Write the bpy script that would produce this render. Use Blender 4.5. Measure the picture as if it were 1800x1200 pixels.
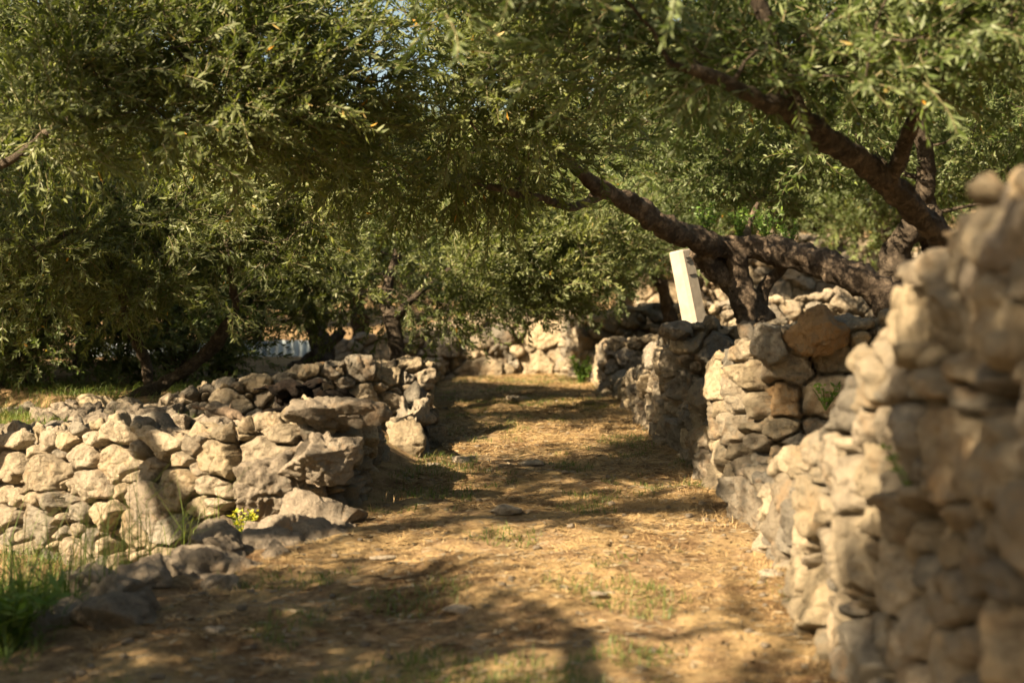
import bpy, math, random
import numpy as np
from mathutils import Vector

for _o in list(bpy.data.objects):
    bpy.data.objects.remove(_o)
C = bpy.context.scene.collection
SC = bpy.context.scene

# ------------------------------------------------------------------ camera, sky, sun, exposure
CAM_Z = 1.0
FPX = 2500.0          # focal length in pixels of the 1800 px wide picture
cam_d = bpy.data.cameras.new("camera")
cam = bpy.data.objects.new("camera", cam_d)
C.objects.link(cam)
cam.location = (0, 0, CAM_Z)
cam.rotation_euler = (math.radians(90), 0, 0)
cam_d.sensor_width = 36
cam_d.lens = 50
cam_d.clip_start = 0.05
cam_d.clip_end = 2000
cam_d.dof.use_dof = True
cam_d.dof.focus_distance = 8.0
cam_d.dof.aperture_fstop = 2.0
SC.camera = cam

SUN_TO = Vector((-0.70, -0.62, 0.58)).normalized()
world = bpy.data.worlds.new("World")
SC.world = world
world.use_nodes = True
wn = world.node_tree
bg = wn.nodes['Background']
sky = wn.nodes.new('ShaderNodeTexSky')
sky.sky_type = 'NISHITA'
sky.sun_disc = False
sky.sun_elevation = math.asin(SUN_TO.z)
sky.sun_rotation = math.atan2(SUN_TO.x, SUN_TO.y)
sky.air_density = 1.0
sky.dust_density = 1.5
warm = wn.nodes.new('ShaderNodeMix'); warm.data_type = 'RGBA'; warm.blend_type = 'MULTIPLY'
warm.inputs[0].default_value = 1.0
warm.inputs[7].default_value = (1.0, 0.88, 0.70, 1)      # the camera's warm white balance
wn.links.new(sky.outputs[0], warm.inputs[6])
wn.links.new(warm.outputs[2], bg.inputs[0])
bg.inputs[1].default_value = 0.05
sun_d = bpy.data.lights.new("sun", 'SUN')
sun_d.energy = 5.0
sun_d.angle = math.radians(0.6)
sun_d.color = (1.0, 0.78, 0.52)
sun = bpy.data.objects.new("sun", sun_d)
C.objects.link(sun)
sun.rotation_euler = SUN_TO.to_track_quat('Z', 'Y').to_euler()
SC.view_settings.view_transform = 'Standard'
SC.view_settings.look = 'None'
SC.view_settings.exposure = 2.12
SC.view_settings.gamma = 1
SC.view_settings.use_curve_mapping = False
SC.cycles.use_denoising = True
SC.cycles.max_bounces = 6
SC.cycles.diffuse_bounces = 2
SC.cycles.glossy_bounces = 2
SC.cycles.transmission_bounces = 4
SC.cycles.sample_clamp_indirect = 4
SC.cycles.use_adaptive_sampling = False


def at(px, py, d):
    """world point seen at pixel px, py of the photograph at distance d"""
    return np.array([(px - 900) / FPX * d, d, CAM_Z + (600 - py) / FPX * d])


# ------------------------------------------------------------------ numeric helpers
def _hash(ix, iy, iz, seed):
    with np.errstate(over='ignore'):
        h = (ix.astype(np.uint32) * np.uint32(374761393) + iy.astype(np.uint32) * np.uint32(668265263)
             + iz.astype(np.uint32) * np.uint32(2147483647) + np.uint32(seed * 974711 + 7))
        h = (h ^ (h >> np.uint32(13))) * np.uint32(1274126177)
        h = (h ^ (h >> np.uint32(16))) * np.uint32(2246822519)
        h = h ^ (h >> np.uint32(15))
    return h.astype(np.float64) / 4294967295.0


def noise3(p, scale, seed=0):
    """smooth value noise, -1..1, p is (n,3), scale is the feature size"""
    q = p / scale
    i = np.floor(q).astype(np.int64)
    f = q - i
    f = f * f * f * (f * (f * 6 - 15) + 10)
    r = np.zeros(len(p))
    for dx in (0, 1):
        wx = f[:, 0] if dx else 1 - f[:, 0]
        for dy in (0, 1):
            wy = f[:, 1] if dy else 1 - f[:, 1]
            for dz in (0, 1):
                wz = f[:, 2] if dz else 1 - f[:, 2]
                r += wx * wy * wz * _hash(i[:, 0] + dx, i[:, 1] + dy, i[:, 2] + dz, seed)
    return r * 2 - 1


def fbm(p, scale, octaves=4, seed=0, gain=0.5):
    r = np.zeros(len(p)); a = 1.0
    for k in range(octaves):
        r += a * noise3(p + 13.7 * k, scale, seed + k)
        scale *= 0.5; a *= gain
    return r


def sstep(a, b, x):
    t = np.clip((x - a) / (b - a), 0, 1)
    return t * t * (3 - 2 * t)


def mesh_np(name, verts, faces, k, mats, attrs=None, matidx=None, smooth=True, extra=None):
    """faces: (m,k) int array; extra: a second (m2,k2) array of faces"""
    me = bpy.data.meshes.new(name)
    verts = np.asarray(verts, dtype=np.float32)
    blocks = [np.asarray(faces, dtype=np.int32)]
    if extra is not None and len(extra):
        blocks.append(np.asarray(extra, dtype=np.int32))
    loops = np.concatenate([b.ravel() for b in blocks])
    totals = np.concatenate([np.full(len(b), b.shape[1], dtype=np.int32) for b in blocks])
    starts = np.concatenate([[0], np.cumsum(totals)[:-1]]).astype(np.int32)
    me.vertices.add(len(verts)); me.vertices.foreach_set('co', verts.ravel())
    me.loops.add(len(loops)); me.loops.foreach_set('vertex_index', loops)
    me.polygons.add(len(totals)); me.polygons.foreach_set('loop_start', starts)
    try:
        me.polygons.foreach_set('loop_total', totals)
    except Exception:
        pass
    me.polygons.foreach_set('use_smooth', np.full(len(totals), smooth))
    for m in mats:
        me.materials.append(m)
    if matidx is not None:
        me.polygons.foreach_set('material_index', np.asarray(matidx, dtype=np.int32))
    for an, (kind, data) in (attrs or {}).items():
        a = me.attributes.new(an, kind, 'POINT')
        a.data.foreach_set('value' if kind == 'FLOAT' else 'color', np.asarray(data, dtype=np.float32).ravel())
    me.update(calc_edges=True)
    me.validate()
    return me


def link(name, me, parent=None, label=None, cat=None, group=None, kind=None, loc=None):
    o = bpy.data.objects.new(name, me)
    C.objects.link(o)
    if parent is not None:
        o.parent = parent
    if loc is not None:
        o.location = loc
    if label: o['label'] = label
    if cat: o['category'] = cat
    if group: o['group'] = group
    if kind: o['kind'] = kind
    return o


def rebase(me, p):
    """move a mesh's vertices so that p becomes its origin"""
    n = len(me.vertices); a = np.empty(n * 3, dtype=np.float32)
    me.vertices.foreach_get('co', a)
    a = a.reshape(-1, 3) - np.asarray(p, dtype=np.float32)
    me.vertices.foreach_set('co', a.ravel())
    me.update()


# ------------------------------------------------------------------ materials
def new_mat(name):
    m = bpy.data.materials.new(name); m.use_nodes = True
    nt = m.node_tree
    return m, nt, nt.nodes, nt.links, nt.nodes['Principled BSDF']


def N(nodes, t, **kw):
    n = nodes.new(t)
    for k, v in kw.items():
        setattr(n, k, v)
    return n


def ramp(nodes, links, src, stops):
    r = nodes.new('ShaderNodeValToRGB')
    e = r.color_ramp.elements
    while len(e) < len(stops):
        e.new(0.5)
    for el, (pos, col) in zip(e, stops):
        el.position = pos
        el.color = (*col, 1) if len(col) == 3 else col
    links.new(src, r.inputs[0])
    return r


def noise_node(nodes, links, scale, detail=6, rough=0.6, coord='Object', tc=None):
    t = tc or nodes.new('ShaderNodeTexCoord')
    n = nodes.new('ShaderNodeTexNoise')
    n.inputs['Scale'].default_value = scale
    n.inputs['Detail'].default_value = detail
    n.inputs['Roughness'].default_value = rough
    links.new(t.outputs[coord], n.inputs['Vector'])
    return n


def mixc(nodes, links, fac, a, b, mode='MIX'):
    m = nodes.new('ShaderNodeMix'); m.data_type = 'RGBA'; m.blend_type = mode
    for sock, v in ((m.inputs[0], fac), (m.inputs[6], a), (m.inputs[7], b)):
        if isinstance(v, (int, float)):
            sock.default_value = v
        elif isinstance(v, tuple):
            sock.default_value = (*v, 1)
        else:
            links.new(v, sock)
    return m.outputs[2]


def mat_stone(name, tint=(1, 1, 1), warm=0.4):
    m, nt, nd, lk, bs = new_mat(name)
    tc = nd.new('ShaderNodeTexCoord')
    att = N(nd, 'ShaderNodeAttribute', attribute_name='scol')
    n1 = noise_node(nd, lk, 5.5, 8, 0.65, tc=tc)
    n2 = noise_node(nd, lk, 26, 8, 0.7, tc=tc)
    n3 = noise_node(nd, lk, 2.2, 5, 0.6, tc=tc)
    base = att.outputs['Color']
    mott = ramp(nd, lk, n2.outputs['Fac'], [(0.30, (0.42, 0.39, 0.35)), (0.48, (0.95, 0.94, 0.92)), (0.70, (1.3, 1.28, 1.2))])
    c = mixc(nd, lk, 0.85, base, mott.outputs[0], 'MULTIPLY')
    och = ramp(nd, lk, n1.outputs['Fac'], [(0.54, (0, 0, 0)), (0.70, (1, 1, 1))])
    f1 = N(nd, 'ShaderNodeMath', operation='MULTIPLY'); lk.new(och.outputs[0], f1.inputs[0]); f1.inputs[1].default_value = warm
    c = mixc(nd, lk, f1.outputs[0], c, (0.46, 0.27, 0.11))
    # lichen and weathering: grey patches with a shape of their own
    lic = ramp(nd, lk, n3.outputs['Fac'], [(0.50, (0, 0, 0)), (0.60, (1, 1, 1))])
    spk = ramp(nd, lk, n2.outputs['Fac'], [(0.46, (0, 0, 0)), (0.56, (1, 1, 1))])
    f2 = N(nd, 'ShaderNodeMath', operation='MULTIPLY'); lk.new(lic.outputs[0], f2.inputs[0]); lk.new(spk.outputs[0], f2.inputs[1])
    f3 = N(nd, 'ShaderNodeMath', operation='MULTIPLY'); lk.new(f2.outputs[0], f3.inputs[0]); f3.inputs[1].default_value = 0.55
    c = mixc(nd, lk, f3.outputs[0], c, (0.17, 0.165, 0.14))
    c = mixc(nd, lk, 1.0, c, tint, 'MULTIPLY')
    lk.new(c, bs.inputs['Base Color'])
    bs.inputs['Roughness'].default_value = 0.92
    bs.inputs['Specular IOR Level'].default_value = 0.25
    b = nd.new('ShaderNodeBump'); b.inputs['Strength'].default_value = 0.9; b.inputs['Distance'].default_value = 0.018
    vor = nd.new('ShaderNodeTexNoise'); vor.inputs['Scale'].default_value = 60; vor.inputs['Detail'].default_value = 8
    vor.inputs['Roughness'].default_value = 0.75
    lk.new(tc.outputs['Object'], vor.inputs['Vector'])
    lk.new(vor.outputs['Fac'], b.inputs['Height'])
    b2 = nd.new('ShaderNodeBump'); b2.inputs['Strength'].default_value = 1.0; b2.inputs['Distance'].default_value = 0.06
    lk.new(n2.outputs['Fac'], b2.inputs['Height']); lk.new(b.outputs[0], b2.inputs['Normal'])
    lk.new(b2.outputs[0], bs.inputs['Normal'])
    return m


def mat_ground(name, straw=0.5):
    m, nt, nd, lk, bs = new_mat(name)
    tc = nd.new('ShaderNodeTexCoord')
    n1 = noise_node(nd, lk, 3.2, 8, 0.72, tc=tc)
    n2 = noise_node(nd, lk, 14, 8, 0.8, tc=tc)
    n3 = noise_node(nd, lk, 90, 5, 0.7, tc=tc)
    soil = ramp(nd, lk, n2.outputs['Fac'], [(0.34, (0.085, 0.054, 0.030)), (0.5, (0.235, 0.158, 0.086)), (0.64, (0.41, 0.305, 0.185)), (0.74, (0.50, 0.41, 0.28))])
    strw = ramp(nd, lk, n3.outputs['Fac'], [(0.3, (0.25, 0.17, 0.08)), (0.55, (0.42, 0.31, 0.155)), (0.8, (0.56, 0.44, 0.24))])
    fac = ramp(nd, lk, n1.outputs['Fac'], [(0.44, (0, 0, 0)), (0.57, (1, 1, 1))])
    fm = N(nd, 'ShaderNodeMath', operation='MULTIPLY'); lk.new(fac.outputs[0], fm.inputs[0]); fm.inputs[1].default_value = straw
    c = mixc(nd, lk, fm.outputs[0], soil.outputs[0], strw.outputs[0])
    pt_ = noise_node(nd, lk, 1.6, 6, 0.65, tc=tc)
    pr = ramp(nd, lk, pt_.outputs['Fac'], [(0.36, (0.62, 0.56, 0.50)), (0.50, (1, 1, 1)), (0.64, (1.18, 1.18, 1.14))])
    c = mixc(nd, lk, 1.0, c, pr.outputs[0], 'MULTIPLY')
    gr = noise_node(nd, lk, 2.7, 7, 0.7, tc=tc)
    gf = ramp(nd, lk, gr.outputs['Fac'], [(0.58, (0, 0, 0)), (0.70, (0.5, 0.5, 0.5))])
    c = mixc(nd, lk, gf.outputs[0], c, (0.11, 0.125, 0.035))
    lk.new(c, bs.inputs['Base Color'])
    bs.inputs['Roughness'].default_value = 0.95
    bs.inputs['Specular IOR Level'].default_value = 0.15
    b = nd.new('ShaderNodeBump'); b.inputs['Strength'].default_value = 1.0; b.inputs['Distance'].default_value = 0.02
    lk.new(n3.outputs['Fac'], b.inputs['Height'])
    lk.new(b.outputs[0], bs.inputs['Normal'])
    return m


def mat_bark(name, c1, c2, c3):
    m, nt, nd, lk, bs = new_mat(name)
    tc = nd.new('ShaderNodeTexCoord')
    n1 = noise_node(nd, lk, 9, 8, 0.7, tc=tc)
    n2 = noise_node(nd, lk, 45, 6, 0.7, tc=tc)
    r = ramp(nd, lk, n1.outputs['Fac'], [(0.3, c1), (0.52, c2), (0.72, c3)])
    mo = ramp(nd, lk, n2.outputs['Fac'], [(0.3, (0.5, 0.5, 0.5)), (0.7, (1.2, 1.2, 1.2))])
    c = mixc(nd, lk, 0.8, r.outputs[0], mo.outputs[0], 'MULTIPLY')
    lk.new(c, bs.inputs['Base Color'])
    bs.inputs['Roughness'].default_value = 0.9
    bs.inputs['Specular IOR Level'].default_value = 0.2
    vo = nd.new('ShaderNodeTexVoronoi'); vo.feature = 'DISTANCE_TO_EDGE'; vo.inputs['Scale'].default_value = 22
    wp = mixc(nd, lk, 0.35, tc.outputs['Object'], n1.outputs['Color'])
    mp = nd.new('ShaderNodeMapping'); mp.inputs['Scale'].default_value = (0.6, 0.6, 0.6)
    lk.new(wp, mp.inputs[0]); lk.new(mp.outputs[0], vo.inputs['Vector'])
    cr = ramp(nd, lk, vo.outputs['Distance'], [(0.0, (0, 0, 0)), (0.14, (1, 1, 1))])
    b = nd.new('ShaderNodeBump'); b.inputs['Strength'].default_value = 1.0; b.inputs['Distance'].default_value = 0.03
    lk.new(n2.outputs['Fac'], b.inputs['Height'])
    b3 = nd.new('ShaderNodeBump'); b3.inputs['Strength'].default_value = 1.0; b3.inputs['Distance'].default_value = 0.012
    lk.new(cr.outputs[0], b3.inputs['Height']); lk.new(b.outputs[0], b3.inputs['Normal'])
    lk.new(b3.outputs[0], bs.inputs['Normal'])
    return m


def mat_leaf(name, stops, under, trans, trans_fac=0.35, rough=0.5):
    m, nt, nd, lk, bs = new_mat(name)
    att = N(nd, 'ShaderNodeAttribute', attribute_name='lr')
    r = ramp(nd, lk, att.outputs['Fac'], stops)
    geo = nd.new('ShaderNodeNewGeometry')
    uf = N(nd, 'ShaderNodeMath', operation='MULTIPLY'); lk.new(geo.outputs['Backfacing'], uf.inputs[0]); uf.inputs[1].default_value = 0.6
    c = mixc(nd, lk, uf.outputs[0], r.outputs[0], under)
    lk.new(c, bs.inputs['Base Color'])
    bs.inputs['Roughness'].default_value = rough
    bs.inputs['Specular IOR Level'].default_value = 0.45
    tr = nd.new('ShaderNodeBsdfTranslucent')
    tcx = mixc(nd, lk, 0.5, r.outputs[0], trans)
    lk.new(tcx, tr.inputs['Color'])
    mx = nd.new('ShaderNodeMixShader'); mx.inputs[0].default_value = trans_fac
    lk.new(bs.outputs[0], mx.inputs[1]); lk.new(tr.outputs[0], mx.inputs[2])
    out = nd['Material Output']
    lk.new(mx.outputs[0], out.inputs['Surface'])
    return m


def mat_simple(name, col, rough=0.8, noise=0.0, nscale=20, spec=0.3, bump=0.0):
    m, nt, nd, lk, bs = new_mat(name)
    bs.inputs['Roughness'].default_value = rough
    bs.inputs['Specular IOR Level'].default_value = spec
    n = noise_node(nd, lk, nscale, 7, 0.65)
    r = ramp(nd, lk, n.outputs['Fac'], [(0.3, tuple(x * (1 - noise) for x in col)), (0.7, tuple(min(1, x * (1 + noise)) for x in col))])
    lk.new(r.outputs[0], bs.inputs['Base Color'])
    if bump:
        b = nd.new('ShaderNodeBump'); b.inputs['Strength'].default_value = bump; b.inputs['Distance'].default_value = 0.01
        lk.new(n.outputs['Fac'], b.inputs['Height']); lk.new(b.outputs[0], bs.inputs['Normal'])
    return m


M_STONE = mat_stone('limestone')
M_PATH = mat_ground('path_soil', 0.75)
M_GROUND = mat_ground('terrace_soil', 0.55)
M_BARK = mat_bark('olive_bark', (0.04, 0.032, 0.024), (0.11, 0.088, 0.064), (0.22, 0.18, 0.13))
M_BARKR = mat_bark('peeled_bark', (0.06, 0.048, 0.036), (0.18, 0.138, 0.098), (0.38, 0.30, 0.21))
M_CHAR = mat_bark('charred_wood', (0.008, 0.007, 0.006), (0.02, 0.014, 0.01), (0.07, 0.04, 0.02))
M_DRY = mat_bark('dry_wood', (0.10, 0.075, 0.05), (0.22, 0.165, 0.115), (0.34, 0.27, 0.19))
M_LEAF = mat_leaf('olive_leaf', [(0.0, (0.016, 0.032, 0.006)), (0.45, (0.070, 0.098, 0.020)), (0.85, (0.22, 0.25, 0.062)),
                                 (0.975, (0.28, 0.28, 0.09)), (0.99, (0.50, 0.26, 0.03))], (0.20, 0.23, 0.11), (0.26, 0.33, 0.04), 0.40)
M_LEAFG = mat_leaf('green_olive_leaf', [(0.0, (0.018, 0.036, 0.006)), (0.5, (0.060, 0.096, 0.018)), (0.9, (0.17, 0.215, 0.046)), (0.985, (0.26, 0.29, 0.07)), (0.995, (0.45, 0.24, 0.03))],
                   (0.17, 0.21, 0.10), (0.18, 0.28, 0.04))
M_TWIG = mat_simple('twig_bark', (0.13, 0.115, 0.06), 0.9, 0.3)
M_STRAW = mat_leaf('straw', [(0.0, (0.16, 0.085, 0.035)), (0.4, (0.33, 0.21, 0.09)), (0.8, (0.50, 0.37, 0.18)), (1.0, (0.60, 0.50, 0.30))], (0.4, 0.29, 0.14), (0.4, 0.28, 0.1), 0.2, 0.7)
M_LITTER = mat_leaf('dry_leaf', [(0.0, (0.05, 0.03, 0.015)), (0.5, (0.16, 0.10, 0.05)), (0.85, (0.30, 0.24, 0.15)), (1.0, (0.45, 0.40, 0.28))], (0.25, 0.22, 0.15), (0.2, 0.12, 0.05), 0.1, 0.7)
M_GRASS = mat_leaf('green_grass', [(0.0, (0.04, 0.075, 0.012)), (0.6, (0.085, 0.14, 0.025)), (0.9, (0.18, 0.20, 0.05)), (1.0, (0.40, 0.32, 0.13))], (0.10, 0.15, 0.04), (0.22, 0.34, 0.03), 0.4, 0.5)
M_SPURGE = mat_leaf('yellow_green_leaf', [(0.0, (0.22, 0.30, 0.02)), (0.5, (0.42, 0.45, 0.03)), (1.0, (0.62, 0.55, 0.04))], (0.4, 0.42, 0.05), (0.5, 0.5, 0.03), 0.4)
M_WEED = mat_leaf('weed_leaf', [(0.0, (0.05, 0.11, 0.015)), (0.6, (0.10, 0.20, 0.03)), (1.0, (0.20, 0.28, 0.05))], (0.12, 0.2, 0.05), (0.25, 0.42, 0.04), 0.4)

# ------------------------------------------------------------------ the terrain
PY = np.array([-20, 0, 3, 4.3, 5.1, 6.4, 8.3, 10, 14.3, 18, 24, 60])
PZ = np.array([-0.3, -0.12, -0.04, 0.02, 0.11, 0.19, 0.265, 0.36, 0.46, 0.53, 0.53, 0.53])


def path_z(y):
    return np.interp(y, PY, PZ)


def ground_h(x, y):
    """height of the ground everywhere (arrays)"""
    p = path_z(y)
    z = p.copy()
    # left lower strip in front of the near left wall
    edge = np.interp(y, [0, 4.6, 5.5, 6.2], [-2.0, -1.50, -1.15, -0.95])
    low = p - 0.46 * sstep(0.0, 0.7, edge - x)
    z = np.where(y < 8.6, low, z)
    # near left terrace, behind the line (-0.8,6.55)-(-3.2,8.15)-(-6,9)
    ly = np.interp(x, [-12, -6, -3.2, -0.75, 0], [10.5, 9.05, 8.15, 6.75, 6.3])
    t1 = sstep(-0.02, 0.12, y - ly) * np.where(y < 8.0, sstep(-0.84, -1.00, x), sstep(-0.55, -1.0, x))
    z = z * (1 - t1) + 0.50 * t1
    bank = sstep(-0.35, -0.85, x) * sstep(7.0, 7.4, y) * sstep(9.2, 8.6, y)
    z = z + 0.10 * bank * (1 - t1)
    # second left terrace, behind the line (-0.6,9.3)-(-3.1,13)-(-8,15)
    l2 = np.interp(x, [-40, -8, -4.2, -3.0, -2.3, -1.75, -1.2, -0.6], [22, 13.5, 10.6, 9.6, 9.05, 8.95, 9.15, 9.45])
    xc = np.interp(y, [9.5, 13, 18, 23.5], [-0.80, -0.92, -1.05, -1.15])
    t2 = sstep(0.0, 0.3, y - l2) * sstep(0.0, 0.12, xc - x) * np.where(x > -2.4, sstep(19.5, 19.1, y), sstep(60, 50, y))
    z = z * (1 - t2) + (0.62 + 0.012 * (y - 10)) * t2
    # right hand terrace
    xr = np.interp(y, [0, 4.9, 5.0, 6.55, 6.6, 14.0, 14.6, 17.0, 17.3, 30], [1.28, 1.28, 1.15, 1.15, 1.28, 1.28, 1.12, 1.10, 1.0, 0.95])
    tr = sstep(0.0, 0.12, x - xr)
    he = np.interp(y, [-20, 2, 4.0, 4.9, 5.0, 6.6, 6.75, 7.0, 8.7, 9.0, 9.2, 10.6, 12.4, 14.3, 14.6, 16.9, 17.1, 17.4, 25], [0.8, 0.95, 0.75, 0.50, 0.36, 0.40, 0.93, 0.93, 0.46, 0.46, 0.98, 0.80, 0.52, 0.55, 0.92, 0.74, 0.74, 1.25, 1.35])
    hi_ = np.interp(y, [-20, 2, 4.0, 4.9, 5.0, 6.6, 6.75, 9, 13.8, 14.0, 21.8, 22.1, 30], [0.8, 0.95, 0.75, 0.55, 0.43, 0.50, 0.96, 1.00, 1.02, 1.34, 1.42, 1.90, 2.0])
    hi_ = np.where(x < 1.9, np.minimum(hi_, 1.30), hi_)
    hr = he + (hi_ - he) * sstep(1.4, 2.1, x)
    z = z * (1 - tr) + np.maximum(hr, p) * tr
    # the terrace over the end wall, then the hillside
    wy = np.interp(x, [-2.4, -1.5, -0.6, 1.3, 2.5], [19.0, 18.9, 19.3, 19.4, 19.4]) + 0.12
    wy = np.where(x < -2.35, 24.0, wy)
    te = sstep(0.0, 0.2, y - wy) * sstep(-16, -9, x)
    z = np.where(y > 18.5, z * (1 - te) + np.maximum(z, np.interp(x, [-2.4, -1.5, -0.6, 1.3], [0.85, 1.0, 1.22, 1.32])) * te, z)
    hill = np.clip(y - 24, 0, 300) * 0.10 * sstep(-30, 6, x)
    z = z + np.minimum(hill, 22)
    q = np.stack([x, y, np.zeros_like(x)], 1)
    return z + 0.018 * fbm(q, 0.9, 3, 5) + 0.008 * noise3(q, 0.16, 9)


def axis(fine0, fine1, step, lo, hi, grow=1.12):
    c = list(np.arange(fine0, fine1, step))
    s = step; v = c[-1]
    while v < hi:
        s *= grow; v += s; c.append(v)
    s = step; v = c[0]; l = []
    while v > lo:
        s *= grow; v -= s; l.append(v)
    return np.array(l[::-1] + c)


def grid_mesh(name, xs, ys, hf, mat):
    X, Y = np.meshgrid(xs, ys)
    x = X.ravel(); y = Y.ravel()
    z = hf(x, y)
    nx, ny = len(xs), len(ys)
    i = (np.arange(ny - 1)[:, None] * nx + np.arange(nx - 1)[None]).ravel()
    f = np.stack([i, i + 1, i + nx + 1, i + nx], 1)
    return mesh_np(name, np.stack([x, y, z], 1), f, 4, [mat])


g = grid_mesh('ground', axis(-3.6, 2.6, 0.04, -400, 400), np.concatenate([axis(3.0, 13.0, 0.05, -30, 13.0), np.arange(13.1, 26.5, 0.09), 26.5 + np.cumsum(0.09 * 1.12 ** np.arange(1, 62))]), ground_h, M_GROUND)
link('ground', g, kind='structure', label='dry brown earth of the olive terraces')


def path_h(x, y):
    q = np.stack([x, y, np.zeros_like(x)], 1)
    z = ground_h(np.clip(x, -1.0, 1.1), y) * 0 + ground_h(x, y)
    edge = sstep(0, 0.25, x - path_l(y)) * sstep(0, 0.15, path_r(y) - x)
    rough = 0.020 * fbm(q, 0.45, 3, 21) + 0.010 * fbm(q, 0.11, 3, 31)
    return z + (0.022 + rough) * edge - 0.03 * (1 - edge)


def path_l(y):
    return np.interp(y, [0, 4.6, 5.5, 6.3, 7.0, 9.0, 9.6, 13, 18, 26], [-1.75, -1.42, -1.15, -0.85, -0.72, -0.60, -0.58, -0.74, -0.87, -1.0])


def path_r(y):
    return np.full_like(y, 1.16)


py_ = [1.2]
while py_[-1] < 19.4:
    py_.append(py_[-1] + max(0.012, 0.0034 * py_[-1]))
link('path', grid_mesh('path', np.arange(-1.8, 1.2, 0.0155), np.array(py_), path_h, M_PATH), kind='structure',
     label='dirt path with dry cut grass between stone walls')


# ------------------------------------------------------------------ dry stone walls
def stone_points(p, size, rs, big=0.12):
    """points of varied weight: (n,3) centres and sizes, dart throwing in a box"""
    lo = p.min(0) - size; hi = p.max(0) + size
    occ = np.unique(np.floor((p - lo) / size).astype(int), axis=0)
    dil = np.unique((occ[:, None] + np.array([(i, j, k) for i in (-1, 0, 1) for j in (-1, 0, 1) for k in (-1, 0, 1)])[None]).reshape(-1, 3) + 2, axis=0)
    key = lambda c: (c[:, 0] * 4096 + c[:, 1]) * 4096 + c[:, 2]
    okey = key(dil)
    vol = np.prod(hi - lo)
    n = int(vol / (size ** 3 * 0.9) * 7) + 60
    cand = rs.uniform(lo, hi, (n, 3))
    cand = cand[np.isin(key(np.floor((cand - lo) / size).astype(int) + 2), okey)]; n = len(cand)
    rad = size * np.where(rs.rand(n) < big, rs.uniform(0.85, 1.15, n), rs.uniform(0.34, 0.68, n))
    order = np.argsort(-rad)
    cand = cand[order]; rad = rad[order]
    kept = np.empty((0, 3)); kr = np.empty(0)
    for c, r in zip(cand, rad):
        if len(kept):
            d = (kept - c) * (0.85, 0.85, 1.25)
            if np.any((d * d).sum(1) < ((kr + r) * 0.80) ** 2):
                continue
        kept = np.vstack([kept, c]); kr = np.append(kr, r)
    return kept, kr


def stone_disp(p, size, seed, depth=0.085, rug=1.0, big=0.12, flat=1.0):
    rs = np.random.RandomState(seed)
    cen, rad = stone_points(p, size, rs, big)
    n = len(cen)
    K = 6
    U = rs.normal(size=(n, K, 3)); U /= np.linalg.norm(U, axis=2, keepdims=True)
    SL = rs.uniform(0.6, 2.0, (n, K)); SL[:, 0] = rs.uniform(0.05, 0.50, n); SL[:, 1] = rs.uniform(0.25, 0.8, n)
    Bk = SL * rad[:, None] * rs.uniform(0.45, 0.95, (n, K)); Bk[:, 0] = 0; Bk[:, 1] = rs.uniform(0.0, 0.012, n)
    off = rs.uniform(-0.028, 0.034, n) * (size / 0.2) ** 0.6
    tone = rs.uniform(0.6, 1.2, n); hue = rs.rand(n)
    warp = np.stack([fbm(p, 0.22, 3, seed + k) for k in range(3)], 1) * 0.022 + np.stack([noise3(p, 0.05, seed + 7 + k) for k in range(3)], 1) * 0.006
    q = p + warp
    disp = np.zeros(len(p)); col = np.zeros((len(p), 4)); col[:, 3] = 1
    S = np.array([0.85, 0.85, 1.25])
    CH = 1500
    for a in range(0, len(p), CH):
        qq = q[a:a + CH]
        lo = qq.min(0) - 3 * size; hi = qq.max(0) + 3 * size
        sel = np.where(np.all((cen > lo) & (cen < hi), axis=1))[0]
        if len(sel) < 3:
            sel = np.arange(n)
        cc = cen[sel] * S
        qs = qq * S
        D = np.sqrt(np.maximum((qs ** 2).sum(1)[:, None] + (cc ** 2).sum(1)[None] - 2 * qs @ cc.T, 0)) - rad[sel][None]
        idx = np.argpartition(D, 1, axis=1)[:, :2]
        dd = np.take_along_axis(D, idx, 1)
        sw = dd[:, 0] > dd[:, 1]
        i1 = np.where(sw, idx[:, 1], idx[:, 0])
        f1 = dd.min(1); f2 = dd.max(1)
        e = (f2 - f1) * 0.5
        s = sel[i1]
        v = qq - cen[s]
        fac = Bk[s] + SL[s] * np.einsum('nkj,nj->nk', U[s], v)
        hf = np.clip(fac.min(1), -0.075, 0.05) * flat
        ew = 0.017 * (size / 0.2) ** 0.5
        prof = 1 - (1 - np.clip(e / ew, 0, 1)) ** 1.6
        disp[a:a + CH] = off[s] + hf + depth * (prof - 1)
        t = tone[s]; h = hue[s]
        base = np.stack([0.42 + 0.04 * h, 0.37 + 0.015 * h, 0.295 - 0.035 * h], 1) * t[:, None]
        gre = (h < 0.22)[:, None]
        base = np.where(gre, np.array([0.30, 0.275, 0.225]) * t[:, None], base)
        och = (h > 0.985)[:, None]
        base = np.where(och, np.array([0.42, 0.29, 0.155]) * t[:, None], base)
        gap = (1 - sstep(0.0, 0.35, prof))[:, None]     # earth packed between the stones
        base = base * (1 - gap) + np.array([0.20, 0.15, 0.10]) * gap
        col[a:a + CH, :3] = base
    nz = 0.005 * noise3(p, 0.10, seed + 50) + 0.007 * noise3(p, 0.045, seed + 51) + 0.010 * noise3(p, 0.024, seed + 52)
    rid = 1 - np.abs(noise3(p, 0.07, seed + 60))
    nz += -0.012 * np.clip(rid - 0.82, 0, 1) / 0.18
    return disp + nz * rug, col


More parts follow.
